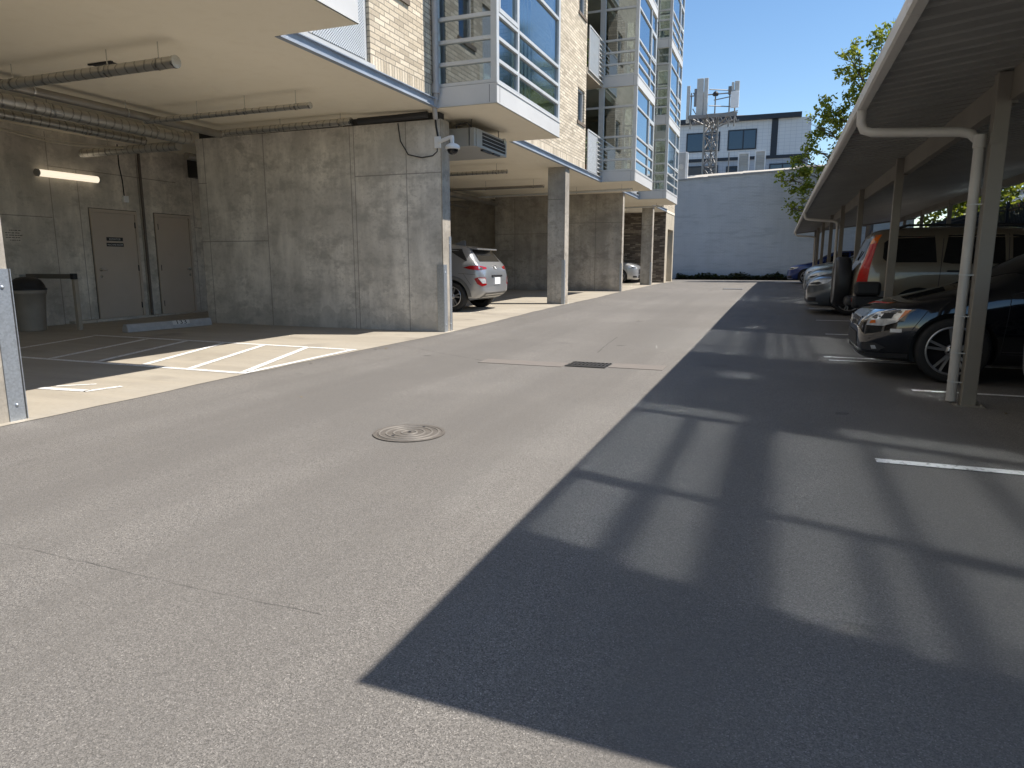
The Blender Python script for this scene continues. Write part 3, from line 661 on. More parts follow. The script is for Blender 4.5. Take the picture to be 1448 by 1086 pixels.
pipe('sprinkler_pipe', 'corrugated branch pipe behind the security camera', [(-10.4, 16.1, 3.34), (-6.35, 16.1, 3.34)], .045, m_foil_x, [(-6.6, 16.1, 3.34), (-8.0, 16.1, 3.34)], group='branch pipes in the far parking bays')
pipe('sprinkler_pipe', 'pale branch pipe ending just left of the freestanding column', [(-10.4, 19.4, 3.33), (-6.5, 19.4, 3.33)], .04, m_pipe, [(-6.8, 19.4, 3.33), (-8.3, 19.4, 3.33)], group='branch pipes in the far parking bays')
pipe('sprinkler_pipe', 'straight pale pipe along the top of the second cross wall', [(-9.8, 22.3, 3.38), (-4.4, 21.6, 3.38)], .035, m_alum, [(-4.7, 21.64, 3.38), (-6.2, 21.85, 3.38)], group='branch pipes in the far parking bays')
pipe('sprinkler_pipe', 'farthest pale pipe under the ceiling before the brick wall', [(-9.0, 29.2, 3.40), (-4.55, 28.7, 3.40)], .035, m_alum, [(-4.8, 28.73, 3.40)], group='branch pipes in the far parking bays')
pipe('sprinkler_pipe', 'dark main pipe receding along the ceiling behind the long wall', [(-9.85, 10.8, 3.3), (-9.85, 24., 3.3)], .09, m_pipe, [], group='branch pipes in the far parking bays', end=False)
pipe('sprinkler_pipe', 'second dark main pipe nearest the back wall of the silver hatchback bay', [(-11.0, 10.8, 3.22), (-11.0, 24., 3.22)], .07, m_pipe, [], group='branch pipes in the far parking bays', end=False)
for k, (z0, sag) in enumerate(((3.14, .10), (3.15, .05))):
    pts = []
    for i in range(25):
        t = i/24; y = 4.5+t*4.8; pts.append((-10.9-.05*k, y, z0-sag*abs(math.sin(t*math.pi*2.0))))
    b = MB(); b.tube(pts, .012, 6); tag(b.build('cable', plain('beige_cable', (.52, .46, .36), .5), org=(-10.9, 7, 3.1)), ('lower' if k == 0 else 'upper')+' of two beige cables drooping below the foil main', 'cable', 'cables slung from the mains')
sb = thing('ceiling_hatch', (-7.2, 6.9, ZC), 'black opening in the ceiling above the nearest branch pipe', 'hatch')
b = MB(); b.box(-7.99, -7.66, 6.48, 6.72, ZC-.016, ZC-.002); b.build('opening', m_seam, sb)
b = MB(); b.box(-8.02, -7.63, 6.45, 6.48, ZC-.02, ZC-.001); b.box(-8.02, -7.63, 6.72, 6.75, ZC-.02, ZC-.001); b.build('rim', m_black, sb)
# grille box at the back corner
vb = thing('duct_box', (-12.5, 12.75, 3.3), 'dark ventilation box high in the back corner above the right door', 'duct')
b = MB(); b.box(-12.59, -12.0, 12.36, 12.95, 3.05, 3.5); b.build('casing', plain('dark_duct', (.05, .05, .05), .5, .2), vb, bevel=.01)
b = MB(); [b.box(-12.0, -11.985, 12.45, 12.88, 3.12+k*.07, 3.14+k*.07) for k in range(5)]; b.build('louvre', m_galv, vb)
# tube light on the back wall
tl = thing('tube_light', (-12.5, 9.45, 2.75), 'lit tube light on the concrete back wall left of the doors', 'light')
b = MB(); b.tube([(-12.52, 8.87, 2.75), (-12.52, 10.03, 2.75)], .062, 18); b.build('diffuser', emitter('lit_diffuser', (1., .87, .68), .5), tl)
b = MB(); b.tube([(-12.52, 8.83, 2.75), (-12.52, 8.87, 2.75)], .066, 18); b.tube([(-12.52, 10.03, 2.75), (-12.52, 10.06, 2.75)], .066, 18); b.box(-12.6, -12.57, 8.9, 10.0, 2.72, 2.78); b.build('end_cap', plain('lamp_housing', (.3, .29, .27), .5), tl)
jb = thing('junction_box', (-12.58, 10.66, 2.43), 'small pale junction box with conduit above the signed door', 'junction box')
b = MB(); b.box(-12.6, -12.54, 10.61, 10.72, 2.37, 2.50); b.build('box', m_white, jb, bevel=.006)
b = MB(); b.tube([(-12.585, 10.655, 2.50), (-12.585, 10.645, 2.8), (-12.585, 10.60, 3.1), (-12.585, 10.60, 3.5)], .011, 8); b.build('conduit', m_seam, jb)
cd = MB(); cd.tube([(-12.56, 11.06, .05), (-12.56, 11.06, 3.4)], .028, 10); tag(cd.build('conduit_pipe', plain('dark_conduit', (.12, .10, .085), .6, .2), org=(-12.56, 11.06, 0)), 'dark vertical conduit between the two doors', 'conduit')
# stencilled lines of faded lettering at the left of the back wall (illegible)
ms = plain('faded_stencil', (.10, .095, .08), .9, 0, .3, 8)
st = thing('stencil_notice', (-12.59, 8.35, 1.62), 'faded illegible stencilled notice on the concrete beside the rubbish bin', 'notice'); rr = random.Random(4)
for k, zz in enumerate((1.71, 1.665, 1.625, 1.585, 1.54)):
    y = 8.22+(.07 if k in (0, 4) else 0); b = MB()
    while y < 8.47-(.03 if k == 4 else 0): w = rr.uniform(.012, .05); b.box(-12.598, -12.5965, y, y+w, zz, zz+.014); y += w+rr.uniform(.006, .02)
    b.build('lettering', ms, st)

# unit heater
uh = thing('unit_heater', (-4.9, 11.7, 3.25), 'grey louvred unit heater hung beneath the first glass bay', 'heater')
m_heat = plain('grey_enamel', (.34, .345, .34), .45, .1, .08, 2.)
b = MB(); b.box(-6.15, -4.90, 10.98, 12.42, 3.085, 3.385); b.build('casing', m_heat, uh, bevel=.008)
b = MB(); b.box(-4.90, -4.885, 11.05, 11.28, 3.09, 3.38); b.box(-4.90, -4.885, 12.36, 12.41, 3.09, 3.38); b.box(-4.90, -4.885, 11.28, 12.36, 3.355, 3.38); b.box(-4.90, -4.885, 11.28, 12.36, 3.09, 3.13); b.build('front_frame', m_heat, uh)
b = MB(); b.box(-4.897, -4.893, 11.28, 12.36, 3.13, 3.355); b.build('opening', m_seam, uh)
for k in range(3):
    b = MB(); z = 3.175+k*.062; b.hexa([(-4.893, 11.28, z), (-4.86, 11.28, z-.012), (-4.86, 12.36, z-.012), (-4.893, 12.36, z), (-4.893, 11.28, z+.008), (-4.86, 11.28, z-.004), (-4.86, 12.36, z-.004), (-4.893, 12.36, z+.008)]); b.build('louvre', plain('louvre_edge', (.5, .52, .54), .4, .2), uh)
for (x, y) in ((-5.0, 11.1), (-5.0, 12.3), (-5.9, 11.1), (-5.9, 12.3)):
    b = MB(); b.tube([(x, y, 3.38), (x, y, ZC)], .007, 6, smooth=False); b.build('hanger_rod', m_seam, uh)
b = MB(); b.tube([(-5.25, 11.03, 3.385), (-5.25, 11.03, 3.45), (-5.05, 11.03, 3.47), (-4.97, 11.03, 3.40)], .014, 8); b.tube([(-4.99, 10.97, 3.09), (-4.99, 10.97, 3.39)], .008, 6); b.build('gas_pipe', m_seam, uh)
b = MB(); b.box(-4.95, -4.90, 11.35, 11.75, 3.055, 3.085); b.box(-4.93, -4.885, 11.8, 12.1, 3.06, 3.085); b.build('bracket', m_black, uh)
# security camera on the wall end
sc_ = thing('security_camera', (FX, 10.4, 3.1), 'white dome security camera on an arm at the end of the long concrete wall', 'camera')
b = MB(); b.box(-5.31, -5.20, 10.315, 10.345, 2.97, 3.15); b.build('wall_plate', m_white, sc_, bevel=.006)
b = MB(); b.beam((-5.22, 10.30, 3.06), (-4.97, 10.25, 3.115), .05, .05); b.beam((-4.96, 10.25, 3.135), (-4.955, 10.25, 3.0), .05, .055); b.build('arm', m_white, sc_, bevel=.008)
b = MB(); b.lathe([(0, .05), (.06, .045), (.105, .02), (.115, -.005), (.115, -.035), (.108, -.04), (0, -.04)], (-4.95, 10.25, 2.965), 'z', 24); b.build('housing', m_white, sc_)
b = MB(); b.lathe([(.088, -.04), (.086, -.07), (.065, -.105), (.03, -.122), (0, -.125)], (-4.95, 10.25, 2.965), 'z', 24); b.build('dome', plain('smoked_dome', (.01, .01, .012), .08), sc_)
cw = MB(); cw.tube([(-5.98, 10.335, 3.40), (-5.94, 10.335, 3.12), (-5.80, 10.335, 2.90), (-5.55, 10.335, 2.84), (-5.35, 10.335, 2.86), (-5.27, 10.335, 2.92), (-5.26, 10.33, 3.0)], .009, 6)
cw.tube([(-5.30, 10.335, 3.5), (-5.28, 10.335, 3.3), (-5.25, 10.335, 3.14)], .016, 6)
tag(cw.build('cable', m_seam, org=(-5.6, 10.335, 3)), 'black cable looping down the long wall to the security camera', 'cable')
mg = thing('moulding_strip', (-5.9, 10.33, 3.45), 'black pipe insulation strip at the top right of the long concrete wall', 'trim')
b = MB(); b.tube([(-6.55, 10.05, 3.42), (-5.9, 10.12, 3.44), (-5.35, 10.2, 3.47)], .05, 10); b.build('sleeve', m_black, mg)
# rubbish bin
bn = thing('rubbish_bin', (-11.93, 8.03, 0), 'taupe round bin with black domed lid beside the short barrier', 'bin')
m_bin = plain('bin_plastic', (.27, .24, .20), .55)
b = MB(); b.lathe([(.215, .01), (.235, .35), (.255, .62), (.275, .63), (.278, .70), (.26, .70), (.25, .64)], (-11.93, 8.03, 0), 'z', 32); b.build('body', m_bin, bn)
b = MB(); b.lathe([(.285, .70), (.285, .725), (.265, .735), (.25, .79), (.21, .86), (.14, .905), (.06, .92), (0, .922)], (-11.93, 8.03, 0), 'z', 32); b.build('lid', m_black, bn)
br = thing('barrier_rail', (-11.28, 8.42, 0), 'short timber-like barrier rail with one post between the bin and door', 'barrier')
b = MB(); b.box(-11.32, -11.25, 8.385, 8.455, 0, .90); b.build('post', plain('barrier_post', (.36, .32, .26), .6), br, bevel=.004)
b = MB(); b.box(-12.42, -11.30, 8.36, 8.42, .885, .965); b.build('rail', plain('dark_rail', (.12, .11, .09), .5), br, bevel=.004)
b = MB(); b.box(-11.30, -11.22, 8.35, 8.43, .875, .975); b.build('end_cap', m_black, br, bevel=.006)
b = MB(); b.box(-12.6, -12.42, 8.37, 8.41, .90, .95); b.build('wall_bracket', m_galv, br)
# wheel stop with number
ws = thing('wheel_stop', (-10.0, 9.2, 0), 'pale concrete wheel stop numbered 133 in front of the doors', 'wheel stop')
A = Vector((-10.16, 8.37, .004)); Bv = Vector((-9.97, 10.02, .004)); dv = (Bv-A).normalized(); nv = Vector((dv.y, -dv.x, 0))
prof = [(-.085, 0), (.085, 0), (.075, .07), (.045, .135), (-.045, .135), (-.075, .07)]
b = MB(); b.prism([A+nv*x+Vector((0, 0, z)) for x, z in prof], Bv-A); b.build('kerb_block', plain('pale_concrete', (.42, .42, .42), .8, 0, .2, 6., bump=.3), ws, bevel=.012, fix=True)
cen = A+dv*1.02; fu = Vector((-.03, 0, .065)).normalized()
up_ = (Vector((0, 0, .065))-nv*.03).normalized(); fn = dv.cross(up_)
M4 = Matrix.Translation(cen+nv*.0625+Vector((0, 0, .1005))+nv*.004+Vector((0, 0, .002))) @ Matrix(((dv.x, up_.x, fn.x, 0), (dv.y, up_.y, fn.y, 0), (dv.z, up_.z, fn.z, 0), (0, 0, 0, 1)))
b = MB(); cs = [M4 @ Vector(p) for p in ((-.17, -.038, -.004), (.17, -.038, -.004), (.17, .036, -.004), (-.17, .036, -.004), (-.17, -.038, .0), (.17, -.038, .0), (.17, .036, .0), (-.17, .036, .0))]; b.hexa(cs); b.build('number_patch', plain('pale_patch', (.58, .58, .56), .7), ws)
put_text('133', .105, m_black, ws, M4 @ Matrix.Translation((0, -.002, .002)), 'number', 1.5)

# ------------------------------------------------------------------ carport
def hz(y): return interp(y, [2, 10, 16, 25, 38], [0, .03, .10, .14, .14])
cp = thing('carport', (3.1, 20, 0), 'long taupe metal carport with ribbed underside and slim posts', 'carport')
PY = [2.1, 6.5, 11.4, 16.4, 21.0, 25.4, 30.0, 33.9, 36.6]; RX0, RX1 = .60, 5.75; Y0, Y1 = 2.0, 37.2
def sz(x): return 2.455+.12*(x-.6)
b = MB(); ysr = [Y0]+[y for y in PY[1:-1]]+[Y1]
# ribbed deck: trapezoid profile along the lane, ribs run across it
per = .22; y = Y0; prof = []
while y < Y1-.01:
    prof += [(y, 0), (y+.15, 0), (y+.165, .028), (y+.205, .028)]; y += per
prof.append((Y1, 0)); vs = []; n = len(prof)
for (yy, dz) in prof:
    for x in (RX0, RX1): vs.append((x, yy, sz(x)+dz+hz(yy)))
for (yy, dz) in prof:
    for x in (RX0, RX1): vs.append((x, yy, sz(x)+.075+hz(yy)))
fs = [(2*i, 2*i+2, 2*i+3, 2*i+1) for i in range(n-1)]+[(2*n+2*i, 2*n+2*i+1, 2*n+2*i+3, 2*n+2*i+2) for i in range(n-1)]
fs += [(2*i, 2*n+2*i, 2*n+2*i+2, 2*i+2) for i in range(n-1)]+[(2*i+1, 2*i+3, 2*n+2*i+3, 2*n+2*i+1) for i in range(n-1)]
fs += [(0, 1, 2*n+1, 2*n), (2*n-2, 4*n-2, 4*n-1, 2*n-1)]
b.add(vs, fs); b.build('roof_deck', m_taupe_dk, cp)
seg = [Y0-.02, 4.35, 7.3, 10.4, 13.4, 16.4, 19.5, 22.5, 25.5, 28.5, 31.5, 34.5, Y1+.02]
for a, c in zip(seg, seg[1:]):
    b = MB(); P = [(.535, 2.515), (.535, 2.425), (.552, 2.415), (.605, 2.415), (.605, 2.55), (.56, 2.55)]; h0, h1 = hz(a), hz(c); e = .003
    pa = [(x, a+e, z+h0) for x, z in P]; pb = [(x, c-e, z+h1) for x, z in P]; k = len(P)
    b.add(pa+pb, [tuple(range(k)), tuple(range(k, 2*k))[::-1]]+[(i, k+i, k+(i+1) % k, (i+1) % k) for i in range(k)]); b.build('gutter', plain('gutter_paint', (.60, .57, .52), .45, 0, .12, 2.), cp, fix=True)
for e in (Y0, Y1):
    b = MB(); z = hz(e); b.hexa([(.56, e-.03, 2.40+z), (RX1, e-.03, sz(RX1)-.06+z), (RX1, e+.01, sz(RX1)-.06+z), (.56, e+.01, 2.40+z), (.56, e-.03, 2.56+z), (RX1, e-.03, sz(RX1)+.09+z), (RX1, e+.01, sz(RX1)+.09+z), (.56, e+.01, 2.56+z)]); b.build('end_fascia', m_taupe, cp)
for a, c in zip(PY, PY[1:]):
    for (x0, x1, zt, hh) in ((1.545, 1.62, sz(1.545)-.002, .225), (4.80, 4.88, sz(4.8)-.002, .16)):
        b = MB(); z0, z1 = zt+hz(a), zt+hz(c); b.hexa([(x0, a+.05, z0-hh), (x1, a+.05, z0-hh), (x1, c-.05, z1-hh), (x0, c-.05, z1-hh), (x0, a+.05, z0), (x1, a+.05, z0), (x1, c-.05, z1), (x0, c-.05, z1)]); b.build('beam', m_taupe, cp)
for y in PY:
    b = MB(); b.box(1.452, 1.558, y-.05, y+.06, g(y)-.1, sz(1.45)-.003+hz(y)); p_ = b.build('post', m_taupe, cp, bevel=.006)
    b = MB(); b.box(1.40, 1.61, y-.10, y+.11, g(y)-.02, g(y)+.010)
    for dx, dy in ((1.42, -.08), (1.59, -.08), (1.42, .09), (1.59, .09)): b.lathe([(.011, .010), (.011, .022), (0, .023)], (dx, y+dy, g(y)), 'z', 8)
    b.build('base_plate', m_taupe, p_)
    b = MB(); b.box(4.78, 4.89, y-.05, y+.06, g(y)-.1, sz(4.8)-.003+hz(y)); b.build('post', m_taupe, cp, bevel=.006)
for y in (6.5, 21.0, 33.9):
    h = hz(y); b = MB(); yy = y+.05; r = .038
    b.tube([(.575, yy+.30, 2.42+h), (.575, yy+.30, 2.31+h), (.60, yy+.295, 2.255+h), (.66, yy+.28, 2.228+h), (1.28, yy+.10, 2.165+h), (1.35, yy+.07, 2.14+h), (1.393, yy+.02, 2.08+h), (1.398, yy-.0, 2.0+h), (1.398, yy-.0, g(y)+.02)], r, 14)
    for zz in (2.02, ): b.tube([(1.398, yy, zz+h), (1.398, yy, zz+h+.10)], r+.008, 14)
    d = b.build('downspout', m_pvc, cp)
    for zz in (.18, .42, .72, 1.05, 1.6):
        q = MB(); q.tube([(1.398, yy, zz), (1.398, yy, zz+.012)], r+.003, 14, cap=False); q.box(1.39, 1.455, yy-.051-.004, yy-.051, zz, zz+.010); q.build('strap', m_alum, d)
    q = MB(); q.box(1.44, 1.50, yy-.114, yy-.101, 2.03+h, 2.12+h); q.build('bracket', m_taupe, d)
b = MB(); b.box(3.2, 3.3, 9.5, 10.7, sz(3.2)-.09+.03, sz(3.2)-.02+.03); tag(b.build('strip_light', m_white, org=(3.2, 10, 2.7)), 'unlit strip light under the carport roof', 'light')
# ------------------------------------------------------------------ cars
m_glassdk = plain('tinted_car_glass', (.012, .013, .014), .06, 0, .05, 2., spec=.6)
m_tyre = plain('tyre_rubber', (.020, .020, .021), .8, 0, .2, 12, bump=.3)
m_rim = plain('alloy_rim', (.46, .46, .47), .3, .85, .1)
m_rimdk = plain('dark_alloy', (.10, .10, .105), .35, .7, .1)
m_clad = plain('grey_cladding', (.10, .105, .11), .55, 0, .12)
m_lens = plain('clear_lens', (.62, .64, .66), .10, .25, .35, 22, coat=1.)
m_red = plain('red_lens', (.30, .005, .008), .18, 0, .3, 10)
m_amber = plain('amber_lens', (.72, .16, .02), .15, 0, .15, 10, coat=1.)
def curve(pts):
    xs = [p[0] for p in pts]; zs = [p[1] for p in pts]; return lambda s: interp(s, xs, zs)
def smooth_curve(pts):
    """monotone-ish cubic through the points"""
    n = len(pts); xs = [p[0] for p in pts]; ys_ = [p[1] for p in pts]
    d = [(ys_[i+1]-ys_[i])/(xs[i+1]-xs[i]) for i in range(n-1)]; m = [d[0]]+[0 if d[i-1]*d[i] <= 0 else 2*d[i-1]*d[i]/(d[i-1]+d[i]) for i in range(1, n-1)]+[d[-1]]
    def f(x):
        if x <= xs[0]: return ys_[0]
        if x >= xs[-1]: return ys_[-1]
        for i in range(n-1):
            if x <= xs[i+1]:
                h = xs[i+1]-xs[i]; t = (x-xs[i])/h
                return (2*t**3-3*t*t+1)*ys_[i]+(t**3-2*t*t+t)*h*m[i]+(-2*t**3+3*t*t)*ys_[i+1]+(t**3-t*t)*h*m[i+1]
    return f
def body_mesh(S):
    L = S['L']; top = smooth_curve(S['top']); belt = smooth_curve(S['belt']); bot = smooth_curve(S['bot']); hw = smooth_curve(S['hw']); rw = S.get('rw', .72)
    st = sorted(set([0, .012, .03, .06, .10, .15, .21, .28, .36, .45]+[.45+(L-.9)*i/34 for i in range(35)]+[L-x for x in (0, .012, .03, .06, .10, .15, .21, .28, .36)]))
    vs = []; NP = 12
    for s in st:
        zb, zs, zt, w = bot(s), belt(s), top(s), hw(s)
        zs = min(zs, zt-.015); zs = max(zs, zb+.04); h = zt-zs; c = max(0, min(1, (h-.10)/.22)); c = c*c*(3-2*c); d = zs-zb
        hood = [(.955, .42), (.90, .68), (.66, .90), (.33, .985)]
        cab = [(.955, .06), ((.945+rw)/2+.01, .52), (rw, .90), (.62*rw, .985)]
        half = [(0, zb), (.72*w, zb), (.93*w, zb+.02), (.975*w, zb+.22*d), (w, zb+.55*d), (.995*w, zb+.82*d), (.972*w, zs)]
        for a, q in zip(hood, cab): half.append((w*(a[0]*(1-c)+q[0]*c), zs+h*(a[1]*(1-c)+q[1]*c)))
        half.append((0, zt))
        ring = [(t, z) for t, z in half]+[(-t, z) for t, z in half[-2:0:-1]]
        vs += [(s, t, z) for t, z in ring]
    n = len(ring); fs = [(i*n+k, i*n+(k+1) % n, (i+1)*n+(k+1) % n, (i+1)*n+k) for i in range(len(st)-1) for k in range(n)]
    fs += [tuple(range(n))[::-1], tuple(range((len(st)-1)*n, len(st)*n))]
    me = bpy.data.meshes.new('body'); me.from_pydata(vs, [], fs)
    bm = bmesh.new(); bm.from_mesh(me); bmesh.ops.recalc_face_normals(bm, faces=bm.faces); bm.to_mesh(me); bm.free()
    return me
def evaluated(o):
    bpy.context.view_layer.update(); return bpy.data.meshes.new_from_object(o.evaluated_get(bpy.context.evaluated_depsgraph_get()))
class Car:
    def __init__(s, name, S, paint, label, cat, group=None):
        s.S = S; s.root = thing(name, (0, 0, 0), label, cat, group); s.paint = paint
        o = bpy.data.objects.new('body', body_mesh(S)); col.objects.link(o); m = o.modifiers.new('sub', 'SUBSURF'); m.levels = m.render_levels = 1
        me = evaluated(o); o.modifiers.clear(); o.data = me
        bm = bmesh.new(); bm.from_mesh(me); s.bvh = BVHTree.FromBMesh(bm); bm.free()
        # wheel arches
        b = MB(); R = S['r']+S.get('gap', .045)
        for ws in S['wheels']:
            for sg in (1, -1):
                pf = [(0, 0), (R, 0), (R, .34), (0, .34)] if sg > 0 else [(0, -.34), (R, -.34), (R, 0), (0, 0)]
                off = sg*(S['W']/2-.24) if sg > 0 else sg*(S['W']/2-.24)
                b.lathe([(.0005, pf[0][1]), (R, pf[0][1]), (R, pf[2][1]), (.0005, pf[2][1])], (ws, off, S['r']+S.get('wz', 0)), 'y', 40, smooth=False)
        cu = b.build('cutter', m_black, fix=True)
        o.data.materials.append(paint); o.data.materials.append(m_seam)
        bo = o.modifiers.new('arch', 'BOOLEAN'); bo.object = cu; bo.operation = 'DIFFERENCE'; bo.solver = 'EXACT'
        try: bo.material_mode = 'TRANSFER'
        except Exception: pass
        me2 = evaluated(o)
        if len(me2.polygons) > 100: o.modifiers.clear(); o.data = me2
        else: o.modifiers.clear()
        bpy.data.objects.remove(cu)
        o.data.polygons.foreach_set('use_smooth', [True]*len(o.data.polygons))
        o.data.set_sharp_from_angle(angle=math.radians(38))
        o.parent = s.root; s.body = o
        for k in range(len(S['wheels'])):
            for sg in (1, -1): s.wheel(S['wheels'][k], sg)
    def drape(s, pts, d, eps=.004, grid=.05):
        """lay a polygon (3-D points near the body) on the body surface, looking along d"""
        d = Vector(d).normalized(); u = Vector((0, 0, 1)).cross(d)
        if u.length < .1: u = Vector((1, 0, 0))
        u.normalize(); v = d.cross(u).normalized()
        if abs(d.z) < .9 and v.z < 0: v = -v
        bm = bmesh.new(); q = [(Vector(p).dot(u), Vector(p).dot(v)) for p in pts]
        bm.faces.new([bm.verts.new((a, c, 0)) for a, c in q])
        for ax in (0, 1):
            lo, hi = min(p[ax] for p in q), max(p[ax] for p in q); k = max(1, int((hi-lo)/grid))
            for i in range(1, k):
                no = Vector((1, 0, 0)) if ax == 0 else Vector((0, 1, 0))
                bmesh.ops.bisect_plane(bm, geom=bm.verts[:]+bm.edges[:]+bm.faces[:], plane_co=no*(lo+(hi-lo)*i/k), plane_no=no)
        bmesh.ops.triangulate(bm, faces=bm.faces[:])
        org = -d*8; vs = []; last = None
        for vt in bm.verts:
            o_ = u*vt.co.x+v*vt.co.y; base = o_+org
            hit = s.bvh.ray_cast(base, d, 16)
            if hit[0] is None: vs.append(None)
            else: vs.append(hit[0]-d*eps)
        fs = [tuple(x.index for x in f.verts) for f in bm.faces]; bm.verts.index_update(); fs = [tuple(x.index for x in f.verts) for f in bm.faces]; bm.free()
        fs = [f for f in fs if all(vs[i] is not None for i in f)]
        vs = [x if x is not None else Vector((0, 0, 0)) for x in vs]; return vs, fs
    def patch(s, name, mats, polys, parent=None, label=None):
        side = [1 if min(p[1] for p in q[0]) > .05 else -1 if max(p[1] for p in q[0]) < -.05 else 0 for q in polys]
        if 0 not in side and len(set(side)) == 2:
            for k in (1, -1): s.patch(name, mats, [q for q, z in zip(polys, side) if z == k], parent, label)
            return None
        """polys: (points, direction, eps, material index)"""
        b = MB()
        for (pts, d, eps, mi) in polys:
            vs, fs = s.drape(pts, d, eps); b.add(vs, fs, mi, True)
        o = b.build(name, mats, parent or s.root, fix=False)
        if label: o['label'] = label
        return o
    def line(s, a, c, w=.006):
        """thin dark panel gap draped on both flanks, joined to the body mesh"""
        a, c = Vector((a[0], 0, a[1])), Vector((c[0], 0, c[1])); dd = (c-a).normalized(); n = Vector((-dd.z, 0, dd.x))*w/2; out = []
        for sg in (1, -1):
            pts = [p+Vector((0, sg, 0)) for p in (a-n, c-n, c+n, a+n)]; out.append(s.drape(pts, (0, -sg, 0), .0025, .06))
        s.join(out, 1)
    def join(s, geos, mi):
        bm = bmesh.new(); bm.from_mesh(s.body.data)
        for vs, fs in geos:
            vv = [bm.verts.new(v) for v in vs]
            for f in fs:
                try: F = bm.faces.new([vv[i] for i in f]); F.material_index = mi; F.smooth = True
                except ValueError: pass
        bm.to_mesh(s.body.data); bm.free()
    def wheel(s, ws, sg):
        S = s.S; r = S['r']; rr = S['rr']; zc = r+S.get('wz', 0); wd = .21; y1 = sg*(S['W']/2-.018); y0 = y1-sg*wd
        b = MB(); h = lambda t: t*sg
        cy = (y0+y1)/2; pr = [(rr, -.095), (r-.03, -.105), (r-.008, -.085), (r, -.05), (r, .05), (r-.008, .085), (r-.03, .105), (rr+.005, .098), (rr, .09)]
        b.lathe([(a, c) for a, c in pr], (ws, cy, zc), 'y', 44, cap=False)
        t = b.build('wheel', m_tyre, s.root, fix=True)
        b = MB(); o = cy+sg*.088; sgn = sg
        b.lathe([(rr+.004, sgn*.006), (rr-.012, sgn*.010), (rr-.022, 0), (rr-.03, -sgn*.09), (.0, -sgn*.09)], (ws, o, zc), 'y', 40, mi=1, cap=False)
        b.lathe([(rr+.004, sgn*.006), (rr-.002, sgn*.014), (rr-.016, sgn*.012), (rr-.022, -sgn*.01)], (ws, o, zc), 'y', 40, cap=False)
        b.lathe([(.062, -sgn*.05), (.062, sgn*.002), (.03, sgn*.006), (0, sgn*.006)], (ws, o, zc), 'y', 20)
        N = S.get('spokes', 5); tw = S.get('twin', 0)
        for k in range(N):
            for da in ((-tw, tw) if tw else (0,)):
                a = S.get('spin', .3)+k*2*math.pi/N
                p0 = Vector((ws+.045*math.cos(a+da*.8), o-sgn*.012, zc+.045*math.sin(a+da*.8))); a2 = a+da
                p1 = Vector((ws+(rr-.012)*math.cos(a2), o-sgn*.002, zc+(rr-.012)*math.sin(a2)))
                b.beam(p0, p1, S.get('sw', .032), .022, (0, 1, 0))
        for k in range(5): a = k*2*math.pi/5+.9; b.lathe([(.011, sgn*.0), (.011, sgn*.007), (0, sgn*.008)], (ws+.042*math.cos(a), o, zc+.042*math.sin(a)), 'y', 8, mi=1)
        b.build('rim', S.get('rimmats', [m_rim, m_black]), t, fix=True)
    def side_windows(s, polys, mat=None, eps=.004):
        for p in polys:
            for sg in (1, -1): s.patch('side_window', mat or m_glassdk, [([(a, sg, z) for a, z in p], (0, -sg, 0), eps, 0)])
    def mirror(s, x, z, w):
        for sg in (1, -1):
            b = MB(); pr = []
            c = Vector((x, sg*(w+.10), z))
            b.lathe([(0, -.10), (.055, -.085), (.075, -.03), (.07, .03), (.05, .045), (0, .046)], c, 'x', 16)
            for i, v in enumerate(b.v): v = Vector(v)-c; b.v[i] = tuple(c+Vector((v.x*.9, v.y*1.35, v.z*.95)))
            b.beam((x, sg*(w-.06), z-.05), (x, sg*(w+.06), z-.03), .05, .03); b.build('wing_mirror', s.paint, s.root, fix=True)
    def handles(s, pts, mat=None):
        for (x, z) in pts:
            for sg in (1, -1):
                h = s.bvh.ray_cast(Vector((x, sg*3, z)), Vector((0, -sg, 0)), 6)
                if h[0] is None: continue
                y = h[0].y; b = MB(); b.beam((x-.10, y+sg*.022, z), (x+.10, y+sg*.022, z), .022, .026); b.box(x-.10, x-.075, min(y, y+sg*.022), max(y, y+sg*.022), z-.01, z+.01); b.box(x+.075, x+.10, min(y, y+sg*.022), max(y, y+sg*.022), z-.01, z+.01)
                b.build('door_handle', mat or s.paint, s.root, bevel=.005)
    def ring(s, name, mat, c, ru, rv, d, tube=.008, parent=None):
        d = Vector(d).normalized(); u = Vector((0, 0, 1)).cross(d).normalized(); v = Vector((0, 0, 1)); c = Vector(c)
        pts = [c+u*ru*math.cos(k*2*math.pi/24)+v*rv*math.sin(k*2*math.pi/24) for k in range(25)]; b = MB(); b.tube(pts, tube, 6); return b.build(name, mat, parent or s.root)
    def plate(s, x, z, d, parent=None):
        b = MB(); b.box(x-.006, x+.006, -.155, .155, z-.078, z+.078); o = b.build('number_plate', m_white, s.root, bevel=.004); return o
    def place(s, x, y, flip, yaw=0):
        s.root.rotation_euler = (0, 0, (math.pi if flip else 0)+yaw); s.root.location = (x, y, g(y)+.004); return s
SD = lambda pts, sg: [(a, sg, z) for a, z in pts]
def both(pts, eps=.004, mi=0): return [(SD(pts, sg), (0, -sg, 0), eps, mi) for sg in (1, -1)]
def corner(pts, a, eps=.005, mi=0):
    """pts (s, t, z) near a front/rear corner on the -t... both sides; a = viewing direction (ds, dt) for the +t side"""
    return [([(p[0], sg*p[1], p[2]) for p in pts], (a[0], sg*a[1], 0), eps, mi) for sg in (1, -1)]
